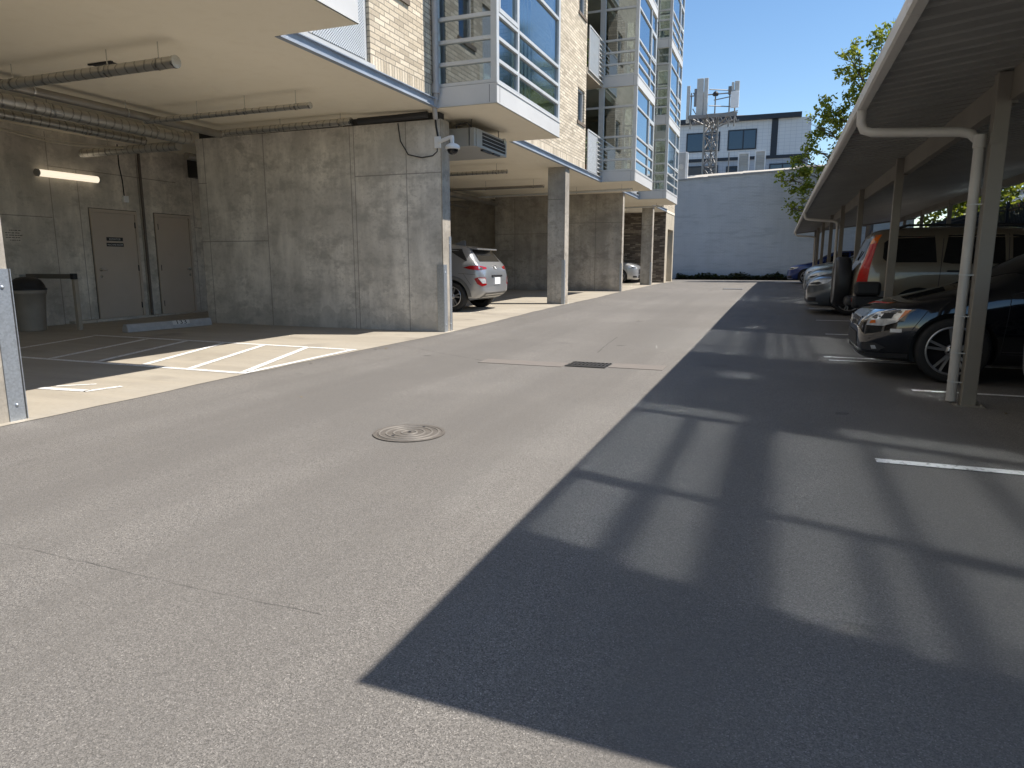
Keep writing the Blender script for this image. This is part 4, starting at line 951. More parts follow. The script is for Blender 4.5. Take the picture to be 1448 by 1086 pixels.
# --- black saloon, nose to the lane
S = dict(L=4.62, W=1.78, r=.315, rr=.235, gap=.05, wheels=[.80, 3.45], spokes=5, twin=.15, sw=.024, spin=.35, rw=.70,
 top=[(0, .47), (.02, .545), (.08, .635), (.22, .72), (.45, .785), (.75, .86), (.98, .925), (1.12, .985), (1.45, 1.17), (1.75, 1.32), (2.05, 1.40), (2.5, 1.425), (3.0, 1.385), (3.5, 1.24), (3.95, 1.06), (4.2, 1.02), (4.45, 1.0), (4.58, .93), (4.62, .78)],
 belt=[(0, .44), (.05, .52), (.2, .615), (.5, .69), (.9, .79), (1.3, .855), (2.5, .90), (3.6, .94), (4.3, .95), (4.62, .74)],
 bot=[(0, .30), (.03, .20), (.12, .165), (.5, .16), (4.0, .18), (4.45, .24), (4.62, .38)],
 hw=[(0, .46), (.03, .58), (.08, .66), (.16, .73), (.28, .795), (.45, .84), (.7, .872), (1.1, .885), (3.4, .885), (4.1, .84), (4.4, .76), (4.55, .68), (4.62, .58)])
m_blackpaint = car_paint('black_pearl_paint', (.003, .004, .007), .0, .08)
c = Car('parked_car', S, m_blackpaint, 'glossy black saloon with its nose past the nearest carport post', 'car', 'cars parked under the carport')
c.side_windows([[(1.38, .905), (1.50, 1.0), (1.72, 1.16), (1.95, 1.28), (2.25, 1.335), (2.52, 1.34), (2.50, .93)], [(2.57, .935), (2.59, 1.34), (2.95, 1.31), (3.25, 1.22), (3.52, 1.06), (3.55, .985)]])
c.patch('windscreen', m_glassdk, [([(1.10, -.66, 3), (1.10, .66, 3), (1.35, .70, 3), (1.78, .56, 3), (1.82, 0, 3), (1.78, -.56, 3), (1.35, -.70, 3), (1.06, 0, 3)], (0, 0, -1), .004, 0)])
c.patch('rear_window', m_glassdk, [([(3.25, -.5, 3), (3.25, .5, 3), (3.9, .62, 3), (3.95, 0, 3), (3.9, -.62, 3)], (0, 0, -1), .004, 0)])
hl = [(.13, .54, .525), (.12, .57, .585), (.17, .61, .655), (.29, .70, .70), (.43, .80, .70), (.385, .80, .645), (.32, .78, .57), (.24, .70, .53)]
c.patch('headlight', [m_lens, m_amber, m_seam], corner(hl, (.62, -.78), .006)+corner([(.435, .80, .697), (.38, .79, .690), (.325, .79, .59), (.38, .80, .64)], (.62, -.78), .009, 1)+corner([(.15, .58, .545), (.15, .59, .575), (.185, .63, .585), (.19, .64, .555)], (.62, -.78), .009, 1)+corner([(.22, .66, .60), (.24, .68, .655), (.32, .74, .665), (.30, .73, .605)], (.62, -.78), .010, 2), label='clear headlight with amber corner')
c.patch('grille', [m_black, m_chrome], [([(0, -.34, .50), (0, .34, .50), (0, .30, .585), (0, -.30, .585)], (1, 0, 0), .006, 0), ([(0, -.37, .585), (0, .37, .585), (0, .35, .600), (0, -.35, .600)], (1, 0, 0), .010, 1)]+[([(0, -.42, .495), (0, .42, .495), (0, .42, .507), (0, -.42, .507)], (1, 0, 0), .010, 1), ([(0, -.33, .54), (0, .33, .54), (0, .33, .548), (0, -.33, .548)], (1, 0, 0), .010, 1)])
c.patch('lower_grille', [m_black, m_seam], [([(0, -.46, .28), (0, .46, .28), (0, .36, .43), (0, -.36, .43)], (1, 0, 0), .006, 0)])
c.patch('lip_trim', m_rimdk, [([(0, -.62, .205), (0, .62, .205), (0, .62, .235), (0, -.62, .235)], (1, 0, 0), .010, 0)]+corner([(.10, .58, .205), (.10, .58, .25), (.42, .82, .265), (.40, .82, .215)], (.7, -.7), .010))
c.patch('fog_light', [m_seam, m_lens], corner([(.10, .54, .275), (.09, .54, .345), (.20, .68, .355), (.26, .74, .315), (.20, .70, .275)], (.75, -.65), .006)+corner([(.165, .655, .29), (.16, .645, .325), (.19, .68, .33), (.20, .69, .295)], (.75, -.65), .010, 1))
c.patch('side_marker', m_lens, corner([(.27, .77, .47), (.27, .77, .505), (.37, .80, .51), (.37, .80, .475)], (.55, -.83), .006), label='small pale marker on the bumper')
for a, q in (((1.18, .30), (1.22, .86)), ((1.22, .86), (1.40, .905)), ((2.53, .28), (2.54, .925)), ((3.52, .95), (3.10, .55)), ((1.18, .30), (2.53, .28)), ((.44, .50), (.56, .69)), ((.42, .42), (.52, .40))): c.line(a, q)
c.handles([(2.30, .815), (3.28, .84)], m_chrome); c.mirror(1.52, .985, .80)
c.ring('emblem', m_chrome, (-.012, 0, .545), .07, .05, (1, 0, 0), .007)
b = MB(); b.tube([(-.012, -.03, .515), (-.013, 0, .58), (-.012, .03, .515)], .006, 6); b.build('emblem', m_chrome, c.root)
b = MB(); b.tube([(1.02, -.45, .945), (1.2, -.1, 1.035), (1.25, .3, 1.075)], .008, 6); b.build('wiper', m_black, c.root)
c.place(.80, 8.47, False)
# --- tan sport utility, spare wheel to the lane
S = dict(L=4.40, W=1.78, r=.34, rr=.215, gap=.06, wheels=[.88, 3.50], spokes=5, sw=.05, rw=.80,
 top=[(0, .60), (.02, .74), (.10, .86), (.35, .94), (.8, 1.0), (1.15, 1.06), (1.35, 1.18), (1.7, 1.46), (1.95, 1.60), (2.3, 1.665), (3.2, 1.68), (3.9, 1.66), (4.1, 1.62), (4.19, 1.54), (4.26, 1.25), (4.33, 1.10), (4.38, .98), (4.40, .80)],
 belt=[(0, .58), (.1, .76), (.6, .90), (1.2, 1.0), (2., 1.07), (4.2, 1.10), (4.40, .78)],
 bot=[(0, .42), (.05, .32), (.2, .28), (4.1, .30), (4.3, .36), (4.40, .46)],
 hw=[(0, .60), (.04, .70), (.12, .78), (.3, .84), (.6, .875), (1.2, .89), (3.6, .885), (4.1, .865), (4.25, .84), (4.34, .80), (4.40, .72)])
m_tan = car_paint('tan_metallic_paint', (.20, .168, .125), .4, .35)
c = Car('parked_car', S, m_tan, 'tan sport utility reversed in, with a covered spare wheel and tall red tail lights', 'car', 'cars parked under the carport')
c.side_windows([[(3.30, 1.12), (3.34, 1.52), (3.90, 1.52), (4.02, 1.42), (4.03, 1.18), (3.96, 1.12)], [(2.42, 1.10), (2.44, 1.53), (3.16, 1.53), (3.22, 1.12), (3.10, 1.10)], [(1.55, 1.08), (1.80, 1.30), (2.02, 1.50), (2.34, 1.53), (2.33, 1.10)]])
c.patch('windscreen', m_glassdk, [([(1.28, -.66, 3), (1.28, .66, 3), (1.85, .60, 3), (1.85, -.60, 3)], (0, 0, -1), .004, 0)])
c.patch('rear_window', m_glassdk, [([(9, -.60, 1.16), (9, .60, 1.16), (9, .56, 1.50), (9, -.56, 1.50)], (-1, 0, 0), .005, 0)])
c.patch('tail_light', [plain('bright_red_lens', (.50, .018, .014), .12, 0, .15, 10), m_amber], corner([(4.30, .83, .80), (4.36, .76, .80), (4.33, .76, 1.10), (4.26, .70, 1.40), (4.13, .76, 1.42), (4.17, .81, 1.14), (4.20, .84, 1.04), (4.22, .85, .80)], (-.72, -.70), .010)+corner([(4.26, .70, 1.40), (4.20, .69, 1.54), (4.10, .72, 1.55), (4.13, .76, 1.42)], (-.72, -.70), .010, 1), label='tall red tail light with an amber top')
b = MB(); b.box(3.95, 4.42, -.90, .90, .40, .60); b.box(4.02, 4.40, -.91, -.76, .60, .82); b.box(4.02, 4.40, .76, .91, .60, .82); b.box(4.36, 4.50, -.80, .80, .42, .58); b.build('rear_bumper', m_black, c.root, bevel=.05)
c.patch('lower_cladding', m_clad, both([(.62, .32), (.62, .44), (3.2, .44), (3.2, .32)], .02)+both([(3.75, .32), (3.9, .68), (4.05, .68), (4.05, .34)], .02))
b = MB(); [b.box(4.40, 4.425, sg*.80-.04, sg*.80+.04, .50, .56) for sg in (1, -1)]; b.build('reflector', m_red, c.root)
sp = MB(); sp.lathe([(0, -.14), (.36, -.14), (.40, -.12), (.415, -.07), (.415, .05), (.39, .10), (.33, .115), (.30, .10), (0, .095)], (4.54, -.02, .80), 'x', 44); spw = sp.build('spare_wheel', m_black, c.root, fix=True)
sp = MB(); sp.lathe([(.30, .098), (.335, .118), (.37, .115), (.385, .105), (.30, .099)], (4.54, -.02, .80), 'x', 44); sp.build('cover_ring', plain('grey_cover', (.16, .16, .165), .4), spw)
b = MB(); b.box(4.385, 4.40, -.52, -.30, .80, .92); b.build('number_plate', m_white, c.root)
for a, q in (((3.26, .70), (3.22, 1.52)), ((2.38, .42), (2.38, 1.54)), ((1.42, .42), (1.48, 1.04)), ((3.26, .70), (3.05, .45)), ((1.42, .42), (3.05, .42)), ((2.40, .92), (1.45, .90))): c.line(a, q, .008)
c.handles([(3.06, .99), (2.22, .98)], m_black); c.mirror(1.72, 1.10, .86)
for sg in (1, -1):
    b = MB(); b.tube([(2.1, sg*.66, 1.64), (2.2, sg*.66, 1.675), (3.7, sg*.66, 1.685), (3.85, sg*.66, 1.64)], .018, 8); b.build('roof_rail', m_black, c.root)
b = MB(); b.tube([(4.28, -.12, 1.17), (4.31, .05, 1.16), (4.27, .25, 1.30)], .009, 6); b.build('rear_wiper', m_black, c.root)
c.patch('headlight', m_lens, corner([(.03, .55, .70), (.03, .55, .80), (.25, .80, .86), (.25, .80, .74)], (.7, -.7), .006)); c.patch('grille', m_black, [([(0, -.5, .68), (0, .5, .68), (0, .5, .78), (0, -.5, .78)], (1, 0, 0), .006, 0)])
c.place(1.12+4.40-.0, 13.03, True)
# --- grey saloon with twin grille beyond it
def saloon(label, paint, nose, y, kid=True, hgt=1.0, lamp='slim', L=4.6, twin=.12):
    S = dict(L=L, W=1.80, r=.325, rr=.24, gap=.05, wheels=[.82, 3.55], spokes=6, twin=twin, sw=.026, rw=.70,
     top=[(0, .50*hgt), (.02, .60*hgt), (.07, .70*hgt), (.2, .775*hgt), (.45, .84*hgt), (.9, .92*hgt), (1.15, .98*hgt), (1.5, 1.18*hgt), (1.85, 1.35*hgt), (2.2, 1.42*hgt), (2.7, 1.43*hgt), (3.3, 1.32*hgt), (3.8, 1.12*hgt), (4.1, 1.06*hgt), (L-.1, 1.02*hgt), (L, .8*hgt)],
     belt=[(0, .47*hgt), (.05, .56*hgt), (.2, .66*hgt), (.6, .76*hgt), (1.2, .86*hgt), (2.5, .91*hgt), (L-.4, .96*hgt), (L, .76*hgt)],
     bot=[(0, .30), (.03, .21), (.12, .17), (.5, .16), (4.0, .18), (L-.15, .25), (L, .4)],
     hw=[(0, .48), (.03, .60), (.08, .68), (.16, .75), (.28, .81), (.45, .85), (.7, .88), (1.1, .895), (3.4, .89), (L-.5, .84), (L-.2, .76), (L, .58)])
    c = Car('parked_car', S, paint, label, 'car', 'cars parked under the carport'); h = hgt
    c.side_windows([[(1.45, .91*h), (1.65, 1.08*h), (2.0, 1.28*h), (2.52, 1.34*h), (2.50, .94*h)], [(2.58, .945*h), (2.6, 1.34*h), (3.1, 1.28*h), (3.5, 1.08*h), (3.5, .99*h)]])
    c.patch('windscreen', m_glassdk, [([(1.16, -.66, 3), (1.16, .66, 3), (1.85, .56, 3), (1.85, -.56, 3)], (0, 0, -1), .004, 0)])
    c.patch('headlight', [m_lens, m_seam], corner([(.10, .50, .60*h), (.09, .52, .67*h), (.25, .68, .715*h), (.50, .80, .735*h), (.42, .80, .66*h), (.25, .70, .60*h)], (.66, -.75), .006)+corner([(.15, .58, .625*h), (.15, .58, .655*h), (.28, .72, .68*h), (.33, .76, .65*h), (.26, .71, .62*h)], (.66, -.75), .010, 1))
    if kid:
        for sg in (1, -1):
            c.patch('grille', [m_black, m_chrome], [([(0, sg*.035, .47), (0, sg*.25, .49), (0, sg*.27, .60), (0, sg*.06, .615)], (1, 0, 0), .006, 0), ([(0, sg*.03, .605), (0, sg*.28, .595), (0, sg*.28, .612), (0, sg*.03, .625)], (1, 0, 0), .012, 1), ([(0, sg*.02, .455), (0, sg*.26, .478), (0, sg*.26, .492), (0, sg*.02, .47)], (1, 0, 0), .012, 1), ([(0, sg*.25, .48), (0, sg*.275, .60), (0, sg*.29, .60), (0, sg*.265, .48)], (1, 0, 0), .012, 1)])
    else:
        c.patch('grille', [m_black, m_chrome], [([(0, -.4, .44), (0, .4, .44), (0, .36, .56*h), (0, -.36, .56*h)], (1, 0, 0), .006, 0), ([(0, -.4, .56*h), (0, .4, .56*h), (0, .4, .575*h), (0, -.4, .575*h)], (1, 0, 0), .010, 1)])
    c.patch('lower_grille', m_black, [([(0, -.52, .25), (0, .52, .25), (0, .40, .38), (0, -.40, .38)], (1, 0, 0), .006, 0)]+corner([(.08, .56, .27), (.08, .56, .35), (.24, .72, .35), (.22, .72, .27)], (.75, -.65), .006))
    c.patch('lip_trim', m_alum, corner([(.06, .50, .215), (.06, .50, .235), (.26, .74, .24), (.25, .74, .22)], (.75, -.65), .009))
    for a, q in (((1.2, .30), (1.26, .87)), ((2.54, .28), (2.54, .93)), ((.44, .42), (.50, .70))): c.line(a, q)
    c.handles([(2.3, .83), (3.25, .85)]); c.mirror(1.55, .99*h, .80)
    return c.place(nose, y, False)
saloon('dark grey saloon with twin chrome edged grilles beside the tan sport utility', car_paint('grey_blue_metallic', (.10, .115, .13), .6, .28), .56, 16.66, True)
saloon('silver blue saloon with a red edged headlight, just beyond the dark grey one', car_paint('silver_blue_metallic', (.20, .26, .30), .6, .28), .62, 19.15, False, 1.10)
saloon('pale blue hatchback seen only as a hood above its nearer neighbours', car_paint('pale_blue_metallic', (.28, .36, .42), .5, .28), .66, 21.75, False, 1.18)
saloon('small bright blue car alone at the far end of the carport', car_paint('bright_blue_paint', (.012, .04, .20), .3, .28), .34, 35.3, False, 1.05)
# the dark car whose bumper corner just enters on the right
c = saloon('dark grey car in the first stall, only its bumper corner with red reflector showing', car_paint('charcoal_paint', (.018, .02, .023), .2, .4), 0, 0, False, 1.02)
c.patch('reflector', m_red, corner([(4.50, .66, .47), (4.50, .66, .52), (4.22, .84, .52), (4.22, .84, .47)], (-.6, -.8), .008))
c.place(1.55+4.6, 4.92, True)
# --- silver crossover in the second bay, tail to the lane
S = dict(L=4.18, W=1.80, r=.335, rr=.225, gap=.05, wheels=[.83, 3.43], spokes=5, twin=.20, sw=.03, spin=.15, rw=.79, rimmats=[m_rim, m_black],
 top=[(0, .58), (.02, .70), (.1, .82), (.35, .92), (.9, 1.0), (1.1, 1.05), (1.5, 1.30), (1.9, 1.48), (2.3, 1.55), (2.9, 1.545), (3.4, 1.50), (3.70, 1.46), (3.80, 1.40), (3.95, 1.20), (4.06, 1.06), (4.13, .98), (4.165, .86), (4.18, .70)],
 belt=[(0, .56), (.1, .72), (.6, .88), (1.2, .96), (2.5, 1.0), (3.6, 1.06), (4.0, 1.04), (4.18, .68)],
 bot=[(0, .40), (.05, .28), (.2, .21), (3.8, .24), (4.05, .32), (4.18, .42)],
 hw=[(0, .58), (.04, .70), (.12, .79), (.3, .85), (.6, .885), (1.2, .90), (3.3, .90), (3.75, .885), (3.95, .86), (4.08, .81), (4.15, .74), (4.18, .64)])
m_silver = car_paint('silver_metallic_paint', (.28, .29, .305), .5, .3)
c = Car('parked_car', S, m_silver, 'silver hatchback with red tail lights, backed towards the lane behind the concrete wall', 'car', 'cars parked in the open bays')
c.side_windows([[(2.56, 1.05), (2.58, 1.43), (2.95, 1.42), (3.16, 1.32), (3.34, 1.13), (3.20, 1.07)], [(1.45, 1.02), (1.65, 1.20), (1.95, 1.38), (2.48, 1.43), (2.46, 1.04)]])
c.patch('quarter_panel', m_black, both([(3.26, 1.40), (3.62, 1.40), (3.80, 1.14), (3.76, 1.13)], .005))
c.patch('windscreen', m_glassdk, [([(1.10, -.68, 3), (1.10, .68, 3), (1.85, .58, 3), (1.85, -.58, 3)], (0, 0, -1), .004, 0)])
c.patch('rear_window', m_glassdk, [([(9, -.60, 1.12), (9, .60, 1.12), (9, .56, 1.42), (9, -.56, 1.42)], (-1, 0, 0), .006, 0)])
b = MB(); b.hexa([(3.40, -.60, 1.43), (3.95, -.56, 1.375), (3.95, .56, 1.375), (3.40, .60, 1.43), (3.40, -.58, 1.488), (3.96, -.55, 1.41), (3.96, .55, 1.41), (3.40, .58, 1.488)]); b.build('roof_spoiler', m_silver, c.root, bevel=.015)
b = MB(); b.prism([(3.10, -.006, 1.53), (3.38, -.02, 1.50), (3.38, -.012, 1.60), (3.33, -.01, 1.61)], (0, .03, 0)); b.build('aerial_fin', m_silver, c.root, bevel=.006)
c.patch('tail_light', [m_red, m_seam], corner([(3.72, .87, .985), (3.88, .85, 1.03), (4.05, .70, 1.025), (4.12, .48, .995), (4.14, .50, .955), (4.02, .74, .93), (3.86, .85, .945)], (-.62, -.78), .007)+corner([(4.02, .70, .96), (4.05, .66, 1.0), (4.08, .60, .97), (4.05, .66, .93)], (-.62, -.78), .010, 1))
c.patch('lower_lamp', [m_red, m_lens], corner([(3.96, .83, .74), (4.02, .79, .77), (4.13, .60, .76), (4.16, .58, .60), (4.10, .72, .57), (4.02, .80, .62)], (-.66, -.75), .006)+corner([(4.03, .79, .752), (4.13, .615, .745), (4.155, .60, .635), (4.09, .70, .635)], (-.66, -.75), .010, 1))
c.patch('wheel_arch_trim', m_clad, [([(3.43+R_*math.cos(a), sg, .335+R_*math.sin(a)) for R_, rng in ((.47, range(0, 19)), (.385, range(18, -1, -1))) for a in [k*math.pi/18 for k in rng]], (0, -sg, 0), .012, 0) for sg in (1, -1)]+both([(1.25, .24), (1.25, .36), (3.04, .36), (3.04, .24)], .012))
c.patch('rear_bumper', m_clad, [([(9, -.66, .27), (9, .66, .27), (9, .62, .42), (9, -.62, .42)], (-1, 0, 0), .012, 0)])
c.patch('bumper_trim', m_alum, [([(9, -.55, z), (9, .55, z), (9, .55, z+.022), (9, -.55, z+.022)], (-1, 0, 0), .018, 0) for z in (.30, .36)])
b = MB(); b.box(4.17, 4.195, -.30, .30, .775, .815); b.build('tailgate_handle', m_black, c.root, bevel=.006)
b = MB(); b.box(4.18, 4.20, -.17, .17, .60, .76); b.build('number_plate', m_white, c.root, bevel=.004)
c.ring('emblem', m_chrome, (4.135, 0, .985), .075, .04, (-1, 0, 0), .009)
b = MB(); b.tube([(4.137, .035, 1.01), (4.139, .02, .985), (4.141, -.02, .985), (4.139, -.035, .96)], .008, 6); b.build('emblem', m_chrome, c.root)
for a, q in (((2.52, .36), (2.52, 1.43)), ((3.34, 1.13), (3.10, .80)), ((3.10, .80), (3.00, .5)), ((3.6, .86), (4.0, .83)), ((3.72, .86), (3.90, .60))): c.line(a, q)
c.handles([(3.0, .93), (2.3, .91)]); c.mirror(1.62, 1.06, .86); c.patch('headlight', m_lens, corner([(.03, .55, .66), (.03, .55, .72), (.25, .80, .80), (.25, .80, .70)], (.7, -.7), .006))
c.place(-6.14-4.18, 14.98, False)
# --- pale saloon nose out in the third bay
c = saloon('pale silver car nosing out of the farthest bay beside the brick wall', car_paint('pale_silver_paint', (.36, .37, .38), .4, .3), 0, 0, False, 1.12)
c.root['group'] = 'cars parked in the open bays'; c.place(-6.12, 32.75, True)
# ------------------------------------------------------------------ painted warehouse across the end of the lane
wh = thing('warehouse', (0, 44, g(44)), 'windowless warehouse with a blue grey painted block wall closing the lane', 'warehouse')
WY = 41.8; ztop = lambda x: 5.83+.0485*(x+6.03)
b = MB(); b.hexa([(-30, WY, -.2), (6.4, WY, -.2), (6.4, WY+.4, -.2), (-30, WY+.4, -.2), (-30, WY, ztop(-30)), (6.4, WY, ztop(6.4)), (6.4, WY+.4, ztop(6.4)), (-30, WY+.4, ztop(-30))]); b.build('wall', painted_block(), wh)
b = MB(); b.hexa([(-30, WY-.06, ztop(-30)), (6.4, WY-.06, ztop(6.4)), (6.4, WY+.46, ztop(6.4)), (-30, WY+.46, ztop(-30)), (-30, WY-.06, ztop(-30)+.07), (6.4, WY-.06, ztop(6.4)+.07), (6.4, WY+.46, ztop(6.4)+.07), (-30, WY+.46, ztop(-30)+.07)]); b.build('coping', plain('grey_coping', (.30, .32, .35), .6), wh)
m_cream = plain('cream_roof_membrane', (.46, .42, .355), .8, 0, .25, .8)
b = MB(); b.hexa([(-30, WY+.46, 4.2), (6.4, WY+.46, 5.6), (6.4, WY+7, 6.7), (-30, WY+7, 5.3), (-30, WY+.46, 4.7), (6.4, WY+.46, 6.0), (6.4, WY+7, 7.35), (-30, WY+7, 6.1)]); b.build('roof', m_cream, wh)
for (xa, xb, ya, zz, hh) in ((-4.6, -2.6, 45.4, 6.35, .35), (-2.5, .4, 44.6, 6.30, .50), (.5, 4.2, 45.0, 6.55, .45), (-5.9, -4.7, 44.8, 6.2, .32)):
    b = MB(); b.hexa([(xa, ya, zz-.6), (xb, ya, zz-.6), (xb, ya+2, zz-.6), (xa, ya+2, zz-.6), (xa+.1, ya, zz+hh*.3), (xb, ya, zz+hh*.5), (xb, ya+2, zz+hh), (xa, ya+2, zz+hh)]); b.build('roof_upstand', m_cream, wh)
for y0_ in (WY+14,): b = MB(); b.box(-30, 6.4, y0_, y0_+.3, -.2, 6.6); b.build('rear_wall', painted_block(), wh)
# ground cover along the wall foot
random.seed(11); b = MB()
for k in range(2600):
    x = random.uniform(-5.6, 2.2); y = random.uniform(WY-.75, WY-.05); h = .40*(.5+.5*math.sin(x*1.7+2)**2)*(1-(WY-.05-y)*.6)+.05; z = g(y)+random.uniform(.0, h)
    a = random.uniform(0, 6.28); s_ = random.uniform(.04, .09); t = random.uniform(-.6, .6); u = Vector((math.cos(a), math.sin(a), t))*s_; v = Vector((-math.sin(a), math.cos(a), random.uniform(-.4, .9)))*s_
    c0 = Vector((x, y, z)); b.add([c0-u, c0-v, c0+u, c0+v], [(0, 1, 2, 3)])
tag(b.build('ground_cover', leaf_mat('dark_ivy', (.010, .016, .006), (.035, .04, .016), .15), org=(-2, 41.4, .2)), 'dark ivy growing along the foot of the blue grey wall', 'ground cover', kind='stuff')
b = MB(); b.box(-5.6, 2.2, WY-.62, WY-.01, .1, g(WY)+.16); tag(b.build('soil', plain('dark_soil', (.03, .024, .018), .95, 0, .4, 8)), kind='structure')

# ------------------------------------------------------------------ tiled block beyond
fb = thing('tiled_building', (-4, 70, 0), 'white tiled modern block with dark trim rising behind the warehouse', 'building')
m_tile = tile_wall('white_wall_tile', (.66, .66, .66), .45, .30, (.42, .43, .46)); m_tile2 = tile_wall('grey_wall_tile', (.40, .42, .46), .45, .30, (.26, .27, .30)); m_dark = plain('dark_metal_trim', (.025, .03, .04), .5, .2)
b = MB(); b.box(-14, 1.75, 66, 78, 10.36, 13.36); b.build('upper_wall', m_tile, fb)
b = MB(); b.box(-14, 1.7, 66.05, 78, 0, 10.1); b.build('lower_wall', m_tile2, fb)
b = MB(); b.box(-14, 1.77, 65.94, 78, 10.1, 10.36); b.box(-1.40, -.88, 65.95, 66.0, 10.36, 13.36); b.build('dark_band', m_dark, fb)
b = MB(); b.hexa([(-14.2, 65.6, 13.36), (.95, 65.6, 13.36), (.95, 78, 13.36), (-14.2, 78, 13.36), (-14.2, 65.6, 13.75), (.95, 65.6, 13.75), (.95, 78, 14.0), (-14.2, 78, 14.0)]); b.build('roof_fascia', m_dark, fb)
m_slate = plain('brown_roof', (.16, .12, .095), .9, 0, .3, 3)
b = MB(); b.hexa([(-9.6, 68, 13.9), (-1.5, 68, 13.9), (-1.5, 76, 13.9), (-9.6, 76, 13.9), (-7.6, 70, 14.75), (-3.5, 70, 14.6), (-3.5, 75, 14.6), (-7.6, 75, 14.75)]); b.build('roof', m_slate, fb)
def fwin(xa, xb, za, zb, split):
    f = MB(); y = 65.93; t = .1
    f.box(xa, xa+t, y, y+.06, za, zb); f.box(xb-t, xb, y, y+.06, za, zb); f.box(xa+t, xb-t, y, y+.06, za, za+t); f.box(xa+t, xb-t, y, y+.06, zb-t, zb); f.box(xa+(xb-xa)*split-.05, xa+(xb-xa)*split+.05, y, y+.06, za+t, zb-t)
    w = f.build('window', m_dark, fb); p = MB(); p.box(xa+t, xb-t, y+.03, y+.035, za+t, zb-t); p.build('glass', m_farglass, w)
m_farglass = NT('far_glass'); m_farglass.col((.03, .055, .085)); m_farglass.rough(.06); m_farglass.b.inputs['Specular IOR Level'].default_value = 1.0; m_farglass.b.inputs['Metallic'].default_value = .3; m_farglass = m_farglass.m
for a in ((-8.6, -4.75+.0, 10.92, 12.62, .62), (-4.95+.0, -2.6, 10.92, 12.66, .54)): pass
fwin(-8.55, -5.65, 10.95, 12.6, .62); fwin(-4.98, -2.58, 10.95, 12.66, .54); fwin(-8.5, -5.7, 8.4, 9.75, .5); fwin(-5.0, -3.2, 8.3, 9.6, .5); fwin(-1.4, 1.0, 8.3, 9.65, .45); fwin(-12.6, -9.6, 10.95, 12.6, .5)
# roof plant on the warehouse
for (x, y, w, h, z, lb) in ((-2.8, 52, .70, .72, 7.95, 'pale louvred plant box on the warehouse roof beside the lattice mast'), (-1.72, 52, .66, .82, 7.95, 'taller white framed plant box on the warehouse roof under the right hand windows')):
    t = thing('roof_unit', (x, y, z), lb, 'roof unit', 'plant boxes on the warehouse roof'); q = MB(); q.box(x-w/2, x+w/2, y, y+.8, z-.9, z+h); q.build('casing', plain('plant_grey', (.50, .50, .48), .5), t, bevel=.03)
    q = MB(); q.box(x-w/2-.03, x+w/2+.03, y-.05, y-.003, z+h-.08, z+h+.03); q.box(x-w/2-.03, x-w/2+.05, y-.05, y-.003, z-.9, z+h-.08); q.box(x+w/2-.05, x+w/2+.03, y-.05, y-.003, z-.9, z+h-.08); q.build('frame', m_white, t)
    q = MB(); [q.box(x-w/2+.08, x+w/2-.08, y-.03, y-.003, z-.1+k*.11, z-.05+k*.11) for k in range(6)]; q.build('louvre', plain('louvre_grey', (.42, .42, .41), .5), t)
ac = thing('antenna_cabinet', (-5.75, 44.3, 6), 'grey equipment cabinet on the warehouse roof, half hidden by the last glass bay', 'cabinet')
b = MB(); b.box(-6.5, -5.62, 44, 44.7, 5.2, 7.75); b.build('casing', plain('cabinet_grey', (.42, .43, .44), .5), ac, bevel=.03)
b = MB(); b.box(-5.70, -5.55, 43.93, 43.998, 5.6, 7.7); b.build('edge_strip', m_white, ac); b = MB(); b.lathe([(.16, -.04), (.16, 0)], (-5.95, 43.99, 6.9), 'y', 18); b.build('vent', m_alum, ac)
# lattice mast with panel antennas
tw = thing('antenna_mast', (-4.85, 50, 6.2), 'steel lattice mast carrying pale panel antennas above the warehouse roof', 'mast'); m_mast = plain('mast_steel', (.24, .235, .23), .5, .5, .15)
legs = [(-5.28, 49.5), (-4.42, 49.5), (-4.85, 50.3)]
for (x, y) in legs: b = MB(); b.tube([(x, y, 6.0), (x, y, 10.75)], .07, 8); b.build('leg', m_mast, tw)
b = MB()
for i in range(3):
    (xa, ya), (xb, yb) = legs[i], legs[(i+1) % 3]
    for k in range(4): z = 6.5+k*1.05; b.tube([(xa, ya, z), (xb, yb, z+1.0)], .035, 6); b.tube([(xb, yb, z), (xa, ya, z+1.0)], .035, 6); b.tube([(xa, ya, z), (xb, yb, z)], .03, 6)
b.build('bracing', m_mast, tw)
b = MB(); [b.box(-6.1+k*.3, -6.04+k*.3, 48.9, 51.1, 10.62, 10.68) for k in range(10)]; b.box(-6.3, -3.2, 48.85, 48.95, 10.55, 10.75); b.box(-6.3, -3.2, 51.05, 51.15, 10.55, 10.75)
for k in range(6): a = k*math.pi/3+.3; b.tube([(-4.75, 50, 10.0), (-4.75+1.5*math.cos(a), 50+1.5*math.sin(a), 10.7)], .05, 6)
for k in range(3):
    a = k*2*math.pi/3; p = lambda r, aa, z: (-4.75+r*math.cos(aa), 50+r*math.sin(aa), z)
    for z in (11.2, 12.2): b.tube([p(1.6, a+.4, z), p(1.6, a+2*math.pi/3-.4, z)], .035, 6)
b.tube([(-6.4, 49.4, 10.85), (-3.2, 49.4, 10.85)], .05, 6); b.tube([(-6.4, 49.4, 12.1), (-3.2, 49.4, 12.1)], .04, 6)
for x in (-6.2, -5.4, -4.65, -3.75, -3.4): b.tube([(x, 49.42, 10.0 if x < -6 or x > -3.8 else 10.5), (x, 49.42, 12.3)], .045, 8)
b.build('head_frame', m_mast, tw)
